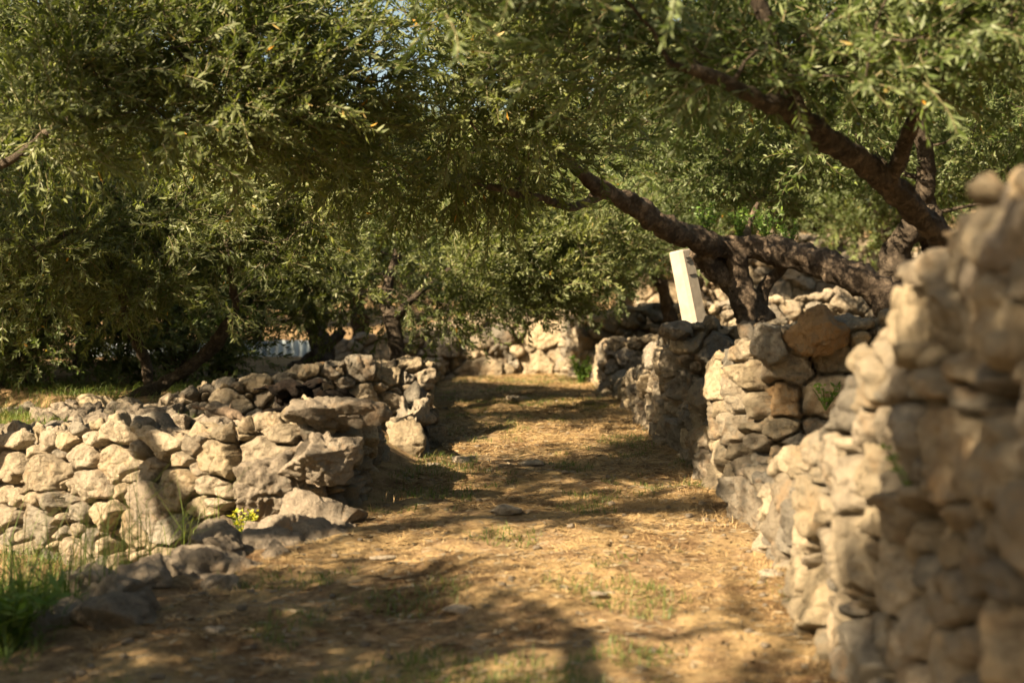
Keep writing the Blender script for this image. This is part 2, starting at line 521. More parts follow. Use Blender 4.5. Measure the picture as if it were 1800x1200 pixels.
def wall_outline(line, thick, step_front, step_back, front):
    """closed outline of a thick polyline; returns arrays outer xy, inner xy, param t (0..1), back flag.
    front: 'L' or 'R' side (looking along the line) carries the fine mesh"""
    P = np.array([q[:2] for q in line], float)
    seg = np.linalg.norm(np.diff(P, axis=0), axis=1)
    T = np.concatenate([[0], np.cumsum(seg)])
    L = T[-1]

    def pt(s):
        return np.stack([np.interp(s, T, P[:, 0]), np.interp(s, T, P[:, 1])], -1)
    r = thick / 2

    def nrm(s):
        a = pt(np.clip(s - 0.12, 0, L)); b = pt(np.clip(s + 0.12, 0, L))
        d = b - a; d /= np.linalg.norm(d, axis=-1, keepdims=True)
        return np.stack([-d[..., 1], d[..., 0]], -1), d
    nL = int(L / step_front) + 2; nB = int(L / step_back) + 2
    out = []; inn = []; tt = []
    sF = np.linspace(0, L, nL)
    sB = np.linspace(L, 0, nB)
    sgn = -1 if front == 'R' else 1
    n, d = nrm(sF)
    out.append(pt(sF) + sgn * n * r); inn.append(pt(sF)); tt.append(sF)
    # end cap at L: squarish with rounded corners
    n, d = nrm(np.array([L])); c = pt(np.array([L]))
    m = int(thick * 1.6 / step_front)
    a = np.linspace(0, math.pi, m)[1:-1]
    ca = np.cos(a); sa = np.sin(a); pw = 0.35
    cx = np.sign(ca) * np.abs(ca) ** pw; sx = np.abs(sa) ** pw
    out.append(c + sgn * n * r * cx[:, None] + d * r * 0.55 * sx[:, None]); inn.append(np.repeat(c, len(a), 0)); tt.append(np.full(len(a), L))
    n, d = nrm(sB)
    out.append(pt(sB) - sgn * n * r); inn.append(pt(sB)); tt.append(sB)
    n, d = nrm(np.array([0.0])); c = pt(np.array([0.0]))
    out.append(c - sgn * n * r * cx[:, None] - d * r * 0.55 * sx[:, None]); inn.append(np.repeat(c, len(a), 0)); tt.append(np.zeros(len(a)))
    out = np.concatenate(out); inn = np.concatenate(inn); tt = np.concatenate(tt)
    # resample the closed loop is not needed; steps are already fine
    return out, inn, tt, T, sgn


def build_wall(name, line, thick, label, cat, front='R', size=0.24, step=0.011, step_back=0.06, seed=1, batter=0.06,
               depth=0.085, rug=1.0, big=0.12, group=None, topnoise=0.05, flat=1.0, mat=None):
    """line: (x, y, zbottom, ztop)"""
    line = [tuple(map(float, q)) for q in line]
    out, inn, tt, T, sgn = wall_outline(line, thick, step, step_back, front)
    zb = np.interp(tt, T, [q[2] for q in line]); zt = np.interp(tt, T, [q[3] for q in line])
    zt = zt + topnoise * noise3(np.stack([tt, tt * 0, tt * 0], 1), 0.45, seed + 90)
    H = (zt - zb).max()
    nl = int(H / step) + 2
    r = thick / 2
    cap_n = max(6, int(r / (step * 1.6)))
    rings = []
    dirv = inn - out
    ln = np.linalg.norm(dirv, axis=1, keepdims=True); dirn = dirv / np.maximum(ln, 1e-6)
    rr = 0.05
    for k in range(nl):
        u = k / (nl - 1)
        z = zb + (zt - rr - zb) * u
        xy = out + dirn * (batter * (z - zb) / H)[:, None]
        rings.append(np.column_stack([xy, z]))
    top0 = rings[-1][:, :2]
    for k in range(1, 6):
        a = k / 5 * math.pi / 2
        xy = top0 + dirn * (rr * (1 - math.cos(a)))
        rings.append(np.column_stack([xy, zt - rr + rr * math.sin(a)]))
    top1 = rings[-1][:, :2]
    for k in range(1, cap_n + 1):
        s = k / cap_n
        xy = top1 * (1 - s) + inn * s
        rings.append(np.column_stack([xy, zt + 0.0 * s]))
    V = np.concatenate(rings)
    n = len(out); R = len(rings)
    i = (np.arange(R - 1)[:, None] * n + np.arange(n)[None])
    j = (np.arange(R - 1)[:, None] * n + (np.arange(n)[None] + 1) % n)
    F = np.stack([i.ravel(), j.ravel(), j.ravel() + n, i.ravel() + n], 1)
    if sgn > 0:
        F = F[:, ::-1]
    # smooth normals
    fn = np.cross(V[F[:, 2]] - V[F[:, 0]], V[F[:, 3]] - V[F[:, 1]])
    vn = np.zeros_like(V)
    for c in range(4):
        for ax in range(3):
            vn[:, ax] += np.bincount(F[:, c], fn[:, ax], len(V))
    vn /= np.maximum(np.linalg.norm(vn, axis=1, keepdims=True), 1e-9)
    capn = np.zeros(len(V), bool); capn[(nl + 5) * n:] = True
    vn[capn] = (0, 0, 1)
    ctr = V.mean(0)
    disp, col = stone_disp(V, size, seed, depth, rug, big, flat)
    big_off = 0.02 * noise3(V, 0.5, seed + 33)
    V = V + vn * (disp + big_off)[:, None]
    o0 = np.array([line[0][0], line[0][1], min(q[2] for q in line)])
    me = mesh_np(name, V - o0, F, 4, [mat or M_STONE], {'scol': ('FLOAT_COLOR', col)})
    return link(name, me, label=label, cat=cat, group=group, loc=o0)


GW = 'dry stone walls of the terraces'
W = 'stone wall'
build_wall('dry_stone_wall', [(1.20, 1.2, -0.2, 1.36), (1.18, 2.75, -0.12, 1.35), (1.17, 3.1, -0.1, 1.27), (1.17, 3.4, -0.08, 1.14), (1.18, 3.95, -0.05, 0.97), (1.18, 4.75, 0.0, 0.66)], 0.52,
           'tall nearest dry stone wall on the right, blurred, descending to a low end', W, 'L', 0.115, 0.0088, seed=11, big=0.12, group=GW, depth=0.085, batter=0.05)
build_wall('dry_stone_wall', [(1.24, 4.85, 0.0, 0.64), (1.20, 5.5, 0.0, 0.52)], 0.50,
           'low shaded stub of stone wall just past the low end of the nearest wall', W, 'L', 0.20, 0.012, seed=12, group=GW)
build_wall('stone_step', [(1.19, 5.5, 0.0, 0.40), (1.18, 6.5, 0.08, 0.42)], 0.44,
           'low stone ledge with earth on top in the recess between the right walls', 'stone step', 'L', 0.19, 0.012, seed=13, group=None, topnoise=0.02)
# the end face that looks at the camera, and its side along the path
build_wall('dry_stone_wall', [(4.6, 6.75, 0.3, 1.30), (2.6, 6.72, 0.25, 1.22), (1.6, 6.72, 0.12, 1.13), (1.30, 6.76, 0.1, 1.10), (1.22, 6.92, 0.1, 1.08), (1.25, 7.7, 0.15, 0.82), (1.22, 8.95, 0.2, 0.54)], 0.44,
           'wide stone wall behind the nearest wall, facing the viewer and turning back along the path', W, 'L', 0.130, 0.0088, seed=14, big=0.16, group=GW, depth=0.09, batter=0.04, topnoise=0.04)
build_wall('dry_stone_wall', [(2.7, 9.15, 0.3, 1.10), (1.5, 9.12, 0.2, 1.12), (1.20, 9.15, 0.2, 1.11), (1.11, 9.32, 0.2, 1.08), (1.12, 10.6, 0.25, 0.92), (1.15, 12.4, 0.3, 0.66), (1.18, 15.3, 0.3, 0.68)], 0.40,
           'stone wall with a squared end at the foot of the white post', W, 'L', 0.135, 0.010, seed=16, big=0.15, group=GW, topnoise=0.03, depth=0.085)
build_wall('dry_stone_wall', [(3.2, 14.5, 0.35, 1.16), (1.5, 14.4, 0.3, 1.10), (1.08, 14.55, 0.3, 1.03), (1.08, 16.9, 0.3, 0.84)], 0.40,
           'small dark wall end with a weed at its foot, far down the path', W, 'L', 0.16, 0.015, seed=18, group=GW, topnoise=0.03)
build_wall('dry_stone_wall', [(3.2, 17.2, 0.35, 1.46), (1.5, 17.1, 0.35, 1.42), (0.98, 17.3, 0.35, 1.37), (0.80, 19.2, 0.35, 1.40)], 0.44,
           'farthest stepped wall on the right with a bright tapering flank', W, 'L', 0.18, 0.017, seed=19, group=GW)
# back walls
build_wall('terrace_wall', [(0.9, 19.45, 0.3, 1.50), (-0.6, 19.35, 0.3, 1.40), (-1.5, 18.95, 0.3, 1.16), (-2.4, 19.05, 0.4, 1.02)], 0.5,
           'pale terrace wall closing the far end of the path', W, 'L', 0.22, 0.018, seed=20, group=GW, big=0.25)
build_wall('terrace_wall', [(1.9, 13.9, 0.9, 1.42), (4.2, 14.1, 0.9, 1.50), (8, 14.4, 0.9, 1.6)], 0.4,
           'low dark terrace wall crossing behind the twisted olive trunk', W, 'R', 0.16, 0.018, seed=21, group=GW)
build_wall('terrace_wall', [(2.0, 21.8, 1.2, 2.42), (4.0, 22.0, 1.2, 2.6), (10, 22.6, 1.2, 2.7)], 0.5,
           'bright sunlit terrace wall higher up the slope on the right', W, 'R', 0.24, 0.022, seed=22, group=GW)
# left walls
build_wall('dry_stone_wall', [(-0.72, 9.7, 0.2, 0.80), (-0.92, 13.0, 0.3, 0.70), (-1.05, 18.7, 0.35, 0.76)], 0.34,
           'low shaded wall lining the left of the far path beyond the squared end', W, 'R', 0.16, 0.017, seed=28, group=GW)
build_wall('dry_stone_wall', [(-0.90, 7.95, 0.1, 0.50), (-0.90, 7.2, 0.0, 0.66), (-0.96, 6.82, -0.05, 0.71), (-1.4, 6.98, -0.15, 0.63), (-2.3, 7.55, -0.35, 0.56), (-3.3, 8.35, -0.4, 0.50), (-5.6, 9.3, -0.4, 0.45)], 0.44,
           'sunlit stone wall on the left in sharp focus, ending in a large boulder corner', W, 'L', 0.118, 0.0080, seed=25, big=0.14, group=GW, depth=0.09, rug=1.1, topnoise=0.05)
build_wall('dry_stone_wall', [(-0.62, 9.40, 0.2, 0.92), (-1.2, 9.05, 0.3, 0.90), (-1.75, 8.85, 0.3, 0.77), (-2.3, 8.95, 0.3, 0.63), (-3.0, 9.5, 0.3, 0.53), (-4.2, 10.5, 0.3, 0.55)], 0.46,
           'second wall on the left, of small rounded stones with a squared end by the path', W, 'L', 0.105, 0.0105, seed=26, big=0.08, group=GW, depth=0.07, topnoise=0.04, batter=0.10)
build_wall('stone_step', [(-0.64, 8.45, 0.10, 0.56), (-0.62, 9.20, 0.2, 0.66)], 0.30,
           'low stone block jutting out below the squared end of the second left wall', 'stone step', 'R', 0.24, 0.0115, seed=27, topnoise=0.02)


# ------------------------------------------------------------------ single rocks
def rock_mesh(name, dims, seed, sub=5, noise=0.05, tint=None):
    import bmesh
    bm = bmesh.new(); bmesh.ops.create_icosphere(bm, subdivisions=sub, radius=1)
    u = np.array([v.co[:] for v in bm.verts]); f = np.array([[v.index for v in fc.verts] for fc in bm.faces]); bm.free()
    u /= np.linalg.norm(u, axis=1, keepdims=True)
    rs = np.random.RandomState(seed)
    nn = rs.normal(size=(13, 3)); nn /= np.linalg.norm(nn, axis=1, keepdims=True)
    h = rs.uniform(0.62, 1.0, 13)
    r = 1 / np.maximum(1e-3, (np.maximum(u @ nn.T, 0.02) / h[None]).max(1))
    r = np.clip(r, 0.3, 1.35)
    r2 = r + noise * fbm(u * 1.0, 0.5, 5, seed)
    v = u * r2[:, None] * (np.array(dims) / 2)[None]
    m_ = min(1.0, max(dims) / 0.3)
    if max(dims) < 0.9:
        w_ = v + seed
        v = v + u * (m_ * (0.020 * noise3(w_, 0.12, seed) + 0.013 * noise3(w_, 0.05, seed + 1) + 0.008 * noise3(w_, 0.022, seed + 2) - 0.014 * np.clip(1 - np.abs(noise3(w_, 0.09, seed + 3)) * 6, 0, 1)))[:, None]
    t = rs.uniform(0.62, 1.05)
    cc_ = tint or (0.40 * t, 0.345 * t, 0.27 * t)
    col = np.tile(np.array([*cc_, 1]), (len(v), 1))
    return mesh_np(name, v, f, 3, [M_STONE], {'scol': ('FLOAT_COLOR', col)})


def gz(x, y):
    return float(ground_h(np.array([x], float), np.array([y], float))[0])


def rock(x, y, dims, label, seed, z=None, rot=0, name='boulder', cat='rock', group=None, sub=5, sink=0.3, tint=None):
    me = rock_mesh(name, dims, seed, sub, tint=tint)
    zz = gz(x, y) if z is None else z
    o = link(name, me, label=label, cat=cat, group=group, loc=(x, y, zz + dims[2] * (0.5 - sink)))
    o.rotation_euler = (0, 0, rot)
    return o


# boulders of the corner of the left wall
rock(-0.82, 6.46, (0.40, 0.34, 0.30), 'pale boulder at the foot of the left wall corner', 101, z=0.10, rot=0.3, sub=6)
rock(-1.10, 6.66, (0.36, 0.26, 0.30), 'big bright white slab set in the left wall near its corner', 102, z=0.28, rot=0.5, sub=6)
rock(-0.86, 6.70, (0.42, 0.36, 0.15), 'long flat capstone on top of the left wall corner', 103, z=0.63, rot=-0.2, sub=6)
rock(-0.86, 6.54, (0.38, 0.28, 0.24), 'brown fractured boulder under the flat capstone of the left corner', 104, z=0.42, rot=0.1, sub=6)
rock(-1.05, 6.34, (0.46, 0.30, 0.22), 'shelving rock at the base of the left corner beside the yellow green plant', 105, z=0.06, rot=0.3, sub=6)
rock(-1.72, 7.05, (0.40, 0.20, 0.34), 'large triangular grey stone in the middle of the left wall', 106, z=0.08, rot=-0.5, sub=6)
rock(-1.50, 6.75, (0.44, 0.22, 0.26), 'slanting grey stone at the foot of the left wall', 107, z=-0.16, rot=-0.5, sub=6)
# low shaded kerb of rocks between the path and the grass
rock(-1.50, 4.85, (0.46, 0.34, 0.22), 'blurred grey rock nearest the green grass at the left edge of the path', 111, rot=0.5, z=-0.02)
rock(-1.28, 4.80, (0.36, 0.30, 0.20), 'rounded grey rock beside the nearest kerb rock, on the path side', 112, rot=1.0, z=0.0)
rock(-1.16, 5.45, (0.42, 0.30, 0.22), 'shaded rock in the middle of the low kerb of rocks on the left', 113, rot=0.2, z=0.06)
rock(-1.36, 5.60, (0.30, 0.26, 0.18), 'small dark rock behind the middle kerb rock', 114, rot=0.9, z=0.0)
rock(-1.02, 5.95, (0.34, 0.26, 0.16), 'half sunlit rock at the far end of the low kerb of rocks', 115, rot=0.4, z=0.10)
rock(-0.82, 6.10, (0.26, 0.22, 0.14), 'small pale rock between the kerb of rocks and the left wall corner', 116, rot=0.0, z=0.13)
rk = np.random.RandomState(8)
KL = ['small grey rock at the near end of the low kerb, touching the grass', 'flat grey rock between the two nearest kerb rocks', 'low dark rock on the grass side of the kerb', 'small rock on the path side of the middle kerb rock',
      'square grey rock behind the nearest kerb rock', 'rock wedged between the middle and far kerb rocks', 'small light rock near the far end of the kerb', 'flat rock just below the yellow green plant', 'small rock at the foot of the pale corner boulder']
for k, (x, y, s_) in enumerate([(-1.62, 4.70, .20), (-1.40, 4.98, .24), (-1.55, 5.20, .26), (-1.08, 5.20, .18), (-1.34, 5.22, .24), (-1.16, 5.78, .26), (-0.96, 5.72, .16), (-1.24, 6.02, .24), (-0.74, 6.26, .16)]):
    rock(x, y, (s_, s_ * .8, s_ * .6), KL[k], 170 + k, rot=k * 0.9, z=float(path_z(y)) - 0.03)
# capstones and standing stones on the right walls
rock(1.14, 2.80, (0.40, 0.42, 0.36), 'big dark rounded boulder on top of the nearest wall at the right edge', 121, z=1.08, rot=0.4)
rock(1.04, 3.06, (0.17, 0.20, 0.20), 'pale blocky stone standing on the nearest wall below the big dark boulder', 122, z=1.12, rot=0.2)
rock(1.40, 6.53, (0.34, 0.24, 0.20), 'ochre stained boulder in the top course of the wide right wall', 123, z=1.0, rot=0.1, tint=(0.40, 0.26, 0.13))
rock(1.19, 6.56, (0.20, 0.20, 0.24), 'round grey boulder left of the ochre boulder on the wide wall', 124, z=0.92, rot=0.6, tint=(0.26, 0.24, 0.20))
rock(1.05, 9.02, (0.20, 0.20, 0.15), 'angular grey capstone on the squared wall end beside the white post', 125, z=1.03, rot=0.6)
# loose stones on the path
LOOSE = [(0.10, 8.05, 0.17, 'pale flat stone half buried in the middle of the sunlit path'),
         (-0.28, 8.2, 0.20, 'broad pale stone on the sunlit left part of the path'),
         (-0.44, 8.0, 0.12, 'small pointed stone left of the broad pale stone on the path'),
         (-0.02, 6.5, 0.16, 'flat stone in the path beyond the shade of the left corner'),
         (-0.95, 4.52, 0.075, 'orange lit stone near the bottom left of the path'),
         (-0.19, 4.75, 0.10, 'orange brown stone in a sunny patch in the middle foreground'),
         (0.93, 5.15, 0.13, 'pale stone in the shade at the foot of the low stub of wall'),
         (0.30, 4.9, 0.06, 'small white stone to the right of the middle foreground'),
         (0.04, 13.0, 0.28, 'low pale rock breaking the surface of the far sunlit path'),
         (0.40, 6.1, 0.07, 'small pebble in dappled shade right of the path centre'),
         (-0.50, 5.5, 0.08, 'small stone left of centre in the shaded path')]
for k, (x, y, s, lb) in enumerate(LOOSE):
    rock(x, y, (s, s * 0.8, s * 0.26), lb, 140 + k, rot=k * 1.3, name='loose_stone', cat='stone', group='loose stones on the path', sub=4, z=gz(x, y) + 0.028, tint=(0.48, 0.42, 0.33))
rsr = np.random.RandomState(55)
rub = [rock_mesh('fallen_stone', (0.17, 0.14, 0.12), 400 + k, 4) for k in range(5)]
for k in range(70):
    x = rsr.uniform(-3.0, -1.15); yl = np.interp(x, [-3.0, -2.3, -1.75, -1.2], [9.5, 8.95, 8.85, 9.05]); y = yl - rsr.uniform(0.20, 0.75)
    o = link('fallen_stone', rub[k % 5], label='fallen stone in the rubble at the foot of the second left wall', cat='stone', group='rubble at the foot of the second left wall',
             loc=(x, y, gz(x, y) + 0.02 + 0.20 * max(0, 0.5 - (yl - y))))
    o.rotation_euler = (rsr.uniform(-.6, .6), rsr.uniform(-.6, .6), rsr.uniform(0, 6)); q_ = rsr.uniform(0.6, 1.15); o.scale = (q_, q_, q_)
rsp = np.random.RandomState(77)
peb = [rock_mesh('pebble', (1, 0.8, 0.55), 300 + k, 2) for k in range(5)]
for k in range(210):
    y = 3.9 + 9 * rsp.rand() ** 1.5
    x = rsp.uniform(float(path_l(np.array([y]))[0]) + 0.1, 0.95)
    if k > 120:
        x = 0.96 - abs(rsp.normal(0, 0.07)) if k % 2 else float(path_l(np.array([y]))[0]) + 0.08 + abs(rsp.normal(0, 0.08))
    s = rsp.uniform(0.015, 0.045)
    o = link('pebble', peb[k % 5], label='small pale pebble lying loose on the dirt path', cat='pebble', group='pebbles scattered on the path',
             loc=(x, y, float(path_h(np.array([x]), np.array([y]))[0]) + s * 0.12))
    o.scale = (s, s, s); o.rotation_euler = (0, 0, rsp.uniform(0, 6))


# ------------------------------------------------------------------ trees
def tube_rings(pts, rads, sides, seed, rough=0.18):
    pts = np.asarray(pts, float); rads = np.asarray(rads, float)
    n = len(pts)
    tang = np.gradient(pts, axis=0)
    tang /= np.maximum(np.linalg.norm(tang, axis=1, keepdims=True), 1e-9)
    ref = np.array([0, 0, 1.0]) if abs(tang[0][2]) < 0.9 else np.array([1.0, 0, 0])
    V = []
    for i in range(n):
        u = np.cross(tang[i], ref); u /= max(np.linalg.norm(u), 1e-9)
        v = np.cross(tang[i], u)
        ref = -np.cross(u, tang[i]) if False else np.cross(u, tang[i])
        a = np.linspace(0, 2 * math.pi, sides, endpoint=False)
        V.append(pts[i] + (np.cos(a)[:, None] * u + np.sin(a)[:, None] * v) * rads[i])
    V = np.concatenate(V)
    if rough > 0:
        rr = np.repeat(rads, sides)
        cen = np.repeat(pts, sides, axis=0)
        dirv = (V - cen) / np.maximum(rr[:, None], 1e-6)
        amp = rough * rr
        st = V.copy()
        V = V + dirv * (amp * (1.0 * noise3(st, 0.16, seed) + 0.9 * noise3(st, 0.07, seed + 1) + 0.5 * noise3(st, 0.03, seed + 2) - 1.0 * np.clip(1 - np.abs(noise3(st, 0.12, seed + 3)) * 5, 0, 1)))[:, None]
    F = []
    i = (np.arange(n - 1)[:, None] * sides + np.arange(sides)[None]).ravel()
    j = (np.arange(n - 1)[:, None] * sides + (np.arange(sides)[None] + 1) % sides).ravel()
    F = np.stack([i, j, j + sides, i + sides], 1)
    return V, F


def smooth_path(pts, rads, step):
    pts = np.asarray(pts, float)
    d = np.concatenate([[0], np.cumsum(np.linalg.norm(np.diff(pts, axis=0), axis=1))])
    n = max(3, int(d[-1] / step) + 1)
    s = np.linspace(0, d[-1], n)
    P = np.stack([np.interp(s, d, pts[:, k]) for k in range(3)], 1)
    R = np.interp(s, d, rads)
    for _ in range(3):
        P[1:-1] = (P[:-2] + 2 * P[1:-1] + P[2:]) / 4
    return P, R


class Tubes:
    def __init__(self): self.V = []; self.F = []; self.M = []; self.n = 0
    def add(self, pts, rads, sides=8, seed=0, rough=0.18, mat=0, closed=True):
        V, F = tube_rings(pts, rads, sides, seed, rough)
        V0 = len(V)
        if closed:   # caps: a centre vertex at both ends, as degenerate free quads
            c0 = len(V); V = np.vstack([V, np.mean(V[:sides], 0), np.mean(V[V0 - sides:V0], 0)])
            a = np.arange(0, sides, 2); b = V0 - sides + a
            F = np.vstack([F, np.stack([np.full_like(a, c0), (a + 2) % sides, (a + 1) % sides, a], 1),
                           np.stack([np.full_like(a, c0 + 1), b, b + 1, V0 - sides + (a + 2) % sides], 1)])
        self.V.append(V); self.F.append(F + self.n); self.M.append(np.full(len(F), mat)); self.n += len(V)
    def mesh(self, name, mats, org):
        V = np.concatenate(self.V) - np.asarray(org)
        return mesh_np(name, V, np.concatenate(self.F), 4, mats, matidx=np.concatenate(self.M))


def make_sprays(rs, count=12, length=(0.12, 0.27), leaf=(0.040, 0.064), wid=0.25, spacing=0.0165, six=True):
    """each template: leaf verts (L,k,3), stem verts/faces; stem runs along +X, up is +Z"""
    T = []
    for _ in range(count):
        Ls = rs.uniform(*length)
        n = int(Ls / spacing)
        droop = rs.uniform(-1.2, 0.8)
        lv = []
        for i in range(n):
            s = (i + 1) / n * Ls
            base = np.array([s, 0.04 * math.sin(s * 9), -droop * s * s])
            tg = np.array([1, 0, -2 * droop * s]); tg /= np.linalg.norm(tg)
            phi0 = (i % 2) * math.pi / 2 + rs.normal() * 0.8
            for sd in (0, math.pi):
                if rs.rand() < 0.07:
                    continue
                phi = phi0 + sd
                side = np.array([0, math.cos(phi), math.sin(phi)])
                ang = rs.uniform(0.45, 0.95)
                d = tg * math.cos(ang) + side * math.sin(ang) + rs.normal(size=3) * 0.22
                d /= np.linalg.norm(d)
                nrm = np.array([0, 0, 1.0]) * 0.6 + tg * 0.5 + rs.normal(size=3) * 0.35
                w = np.cross(nrm, d); w /= np.linalg.norm(w)
                nn = np.cross(d, w)
                ll = rs.uniform(*leaf) * (1 - 0.25 * (i / n)); ww = ll * wid * rs.uniform(0.8, 1.2) / 2 * 1.0
                b = base; cv = rs.uniform(-0.12, 0.05) * ll
                if six:
                    lv.append([b, b + d * ll * 0.32 + w * ww * 0.95 + nn * cv * .5, b + d * ll * 0.70 + w * ww * 0.8 + nn * cv, b + d * ll + nn * cv * 0.4,
                               b + d * ll * 0.70 - w * ww * 0.8 + nn * cv, b + d * ll * 0.32 - w * ww * 0.95 + nn * cv * .5])
                else:
                    lv.append([b, b + d * ll * 0.5 + w * ww + nn * cv, b + d * ll, b + d * ll * 0.5 - w * ww + nn * cv])
        S = 4
        sp = np.array([[s, 0.04 * math.sin(s * 9), -droop * s * s] for s in np.linspace(0, Ls, S + 1)])
        sv, sf = tube_rings(sp, np.linspace(0.0028, 0.001, S + 1), 3, 0, 0)
        T.append((np.array(lv), sv, sf))
    return T


RS0 = np.random.RandomState(5)
SPR6 = make_sprays(RS0, 12)
SPR4 = make_sprays(RS0, 10, (0.16, 0.32), (0.046, 0.070), 0.28, 0.0175, six=False)


def rot_from_x(dirs, rs, roll_amt=0.6):
    """rotation matrices taking +X to dirs with Z kept as upward as possible"""
    d = dirs / np.linalg.norm(dirs, axis=1, keepdims=True)
    up = np.tile([0, 0, 1.0], (len(d), 1)) + rs.normal(size=d.shape) * roll_amt
    y = np.cross(up, d); y /= np.maximum(np.linalg.norm(y, axis=1, keepdims=True), 1e-9)
    z = np.cross(d, y)
    return np.stack([d, y, z], 2)


def leaves_mesh(name, pos, dirs, scales, templates, rs, mats, org):
    n = len(pos)
    pick = rs.randint(0, len(templates), n)
    R = rot_from_x(dirs, rs)
    LV = []; SV = []; SF = []; ns = 0; LR = []
    k = templates[0][0].shape[1]
    for t, (lv, sv, sf) in enumerate(templates):
        ii = np.where(pick == t)[0]
        if not len(ii):
            continue
        M = R[ii] * scales[ii][:, None, None]
        a = np.einsum('mij,lkj->mlki', M, lv) + pos[ii][:, None, None, :]
        LV.append(a.reshape(-1, 3))
        nl = lv.shape[0]
        tone = np.clip(0.42 + 0.30 * noise3(pos[ii], 0.55, 5) + rs.normal(0, 0.12, len(ii)), 0, 0.9)      # whole sprays differ in tone
        lr = np.clip(tone[:, None] + rs.normal(0, 0.13, (len(ii), nl)), 0, 0.93)
        lr = np.where(rs.rand(len(ii), nl) < 0.004, 1.0, lr)
        LR.append(np.repeat(lr.ravel(), k))
        b = np.einsum('mij,sj->msi', M, sv) + pos[ii][:, None, :]
        m = len(ii); s = len(sv)
        SV.append(b.reshape(-1, 3))
        SF.append((sf[None] + (np.arange(m) * s)[:, None, None]).reshape(-1, 4) + ns)
        ns += m * s
    LV = np.concatenate(LV); SV = np.concatenate(SV); SF = np.concatenate(SF)
    LF = np.arange(len(LV)).reshape(-1, k)
    V = np.concatenate([LV, SV]) - np.asarray(org)
    lr = np.concatenate([np.concatenate(LR), np.zeros(len(SV))])
    mi = np.concatenate([np.zeros(len(LF)), np.ones(len(SF))])
    return mesh_np(name, V, LF, k, mats, {'lr': ('FLOAT', lr)}, mi, smooth=False, extra=SF + len(LV))


def grow(limbs, blobs, nclump, seed, clump_r=0.28, spr_per=14, dens_noise=0.55, templ=SPR4, spray_scale=1.0, tip_r=0.006, shell=0.55):
    """limbs: list of (points, radii). blobs: (centre, radii(3), weight). returns Tubes for wood, spray pos/dir/scale"""
    rs = np.random.RandomState(seed)
    tb = Tubes(); nodes = []
    for li, (pts, rads) in enumerate(limbs):
        P, R = smooth_path(pts, rads, 0.03)
        R = R * (1 + 0.16 * noise3(P, 0.22, seed + 40 + li) + 0.08 * noise3(P, 0.09, seed + 41))
        P = P + np.stack([noise3(P, 0.35, seed + li + k) for k in range(3)], 1) * 0.03
        tb.add(P, R, 18, seed + li, 0.24)
        nodes += [(p, r) for p, r in zip(P[len(P) // 3:], R[len(R) // 3:])]
    NP = np.array([p for p, r in nodes]); NR = np.array([r for p, r in nodes])
    # clump centres
    w = np.array([b[2] for b in blobs], float); w /= w.sum()
    cs = []; tries = 0
    while len(cs) < nclump and tries < nclump * 40:
        tries += 1
        c, r, _ = blobs[rs.choice(len(blobs), p=w)]
        u = rs.normal(size=3); u /= np.linalg.norm(u)
        rad = (shell + (1 - shell) * rs.rand()) if rs.rand() < 0.75 else rs.rand() ** 0.4
        p = np.asarray(c) + u * rad * np.asarray(r)
        if noise3(p[None], 0.8, seed + 3)[0] < -dens_noise:
            continue
        cs.append(p)
    cs = np.array(cs)
    dmin = np.array([np.min(((NP - c) ** 2).sum(1)) for c in cs])
    cs = cs[np.argsort(dmin)]
    for c in cs:
        d = np.sqrt(((NP - c) ** 2).sum(1)) + np.where(NR < 0.004, 9, 0)
        i = int(np.argmin(d)); L = d[i]
        if L < 0.08:
            continue
        a = NP[i]; r0 = min(NR[i] * 0.8, tip_r + 0.010 * L + 0.002)
        mid = (a + c) / 2 + rs.normal(size=3) * 0.10 * L + np.array([0, 0, 0.12 * L])
        t = np.linspace(0, 1, max(4, int(L / 0.14)))[:, None]
        P = a * (1 - t) ** 2 + 2 * t * (1 - t) * mid + c * t ** 2
        P[1:-1] += rs.normal(size=(len(P) - 2, 3)) * 0.012
        R = np.linspace(r0, tip_r * 0.7, len(P))
        tb.add(P, R, 5, seed, 0.0, closed=False)
        NP = np.vstack([NP, P[1:]]); NR = np.append(NR, R[1:] * 0 + np.maximum(R[1:], 0.0045))
    # sprays
    m = len(cs) * spr_per
    ci = np.repeat(np.arange(len(cs)), spr_per)
    u = rs.normal(size=(m, 3)); u /= np.linalg.norm(u, axis=1, keepdims=True)
    ctr = np.average([b[0] for b in blobs], axis=0, weights=w)
    outw = cs[ci] - ctr; outw /= np.maximum(np.linalg.norm(outw, axis=1, keepdims=True), 1e-6)
    pos = cs[ci] + u * clump_r * 0.75 * rs.rand(m, 1) ** 0.6
    dirs = u * 0.8 + outw * 0.45 + np.array([0, 0, 0.35])
    sc = rs.uniform(0.75, 1.2, m) * spray_scale
    return tb, pos, dirs, sc, rs


def tree(label, limbs, blobs, nclump, seed, six=False, mat=None, bark=None, group='olive trees of the grove', spr_per=23, scale=1.0, name='olive_tree', **kw):
    org = np.array(limbs[0][0][0], float)
    templ = SPR6 if six else SPR4
    tb, pos, dirs, sc, rs = grow(limbs, blobs, nclump, seed, spr_per=spr_per, templ=templ, spray_scale=scale, **kw)
    root = link(name, None, label=label, cat='tree', group=group, loc=org)
    tr = link('trunk', tb.mesh('trunk', [bark or M_BARK], org), parent=root)
    cr = link('crown', leaves_mesh('crown', pos, dirs, sc, templ, rs, [mat or M_LEAF, M_TWIG], org), parent=root)
    return root, tr, cr


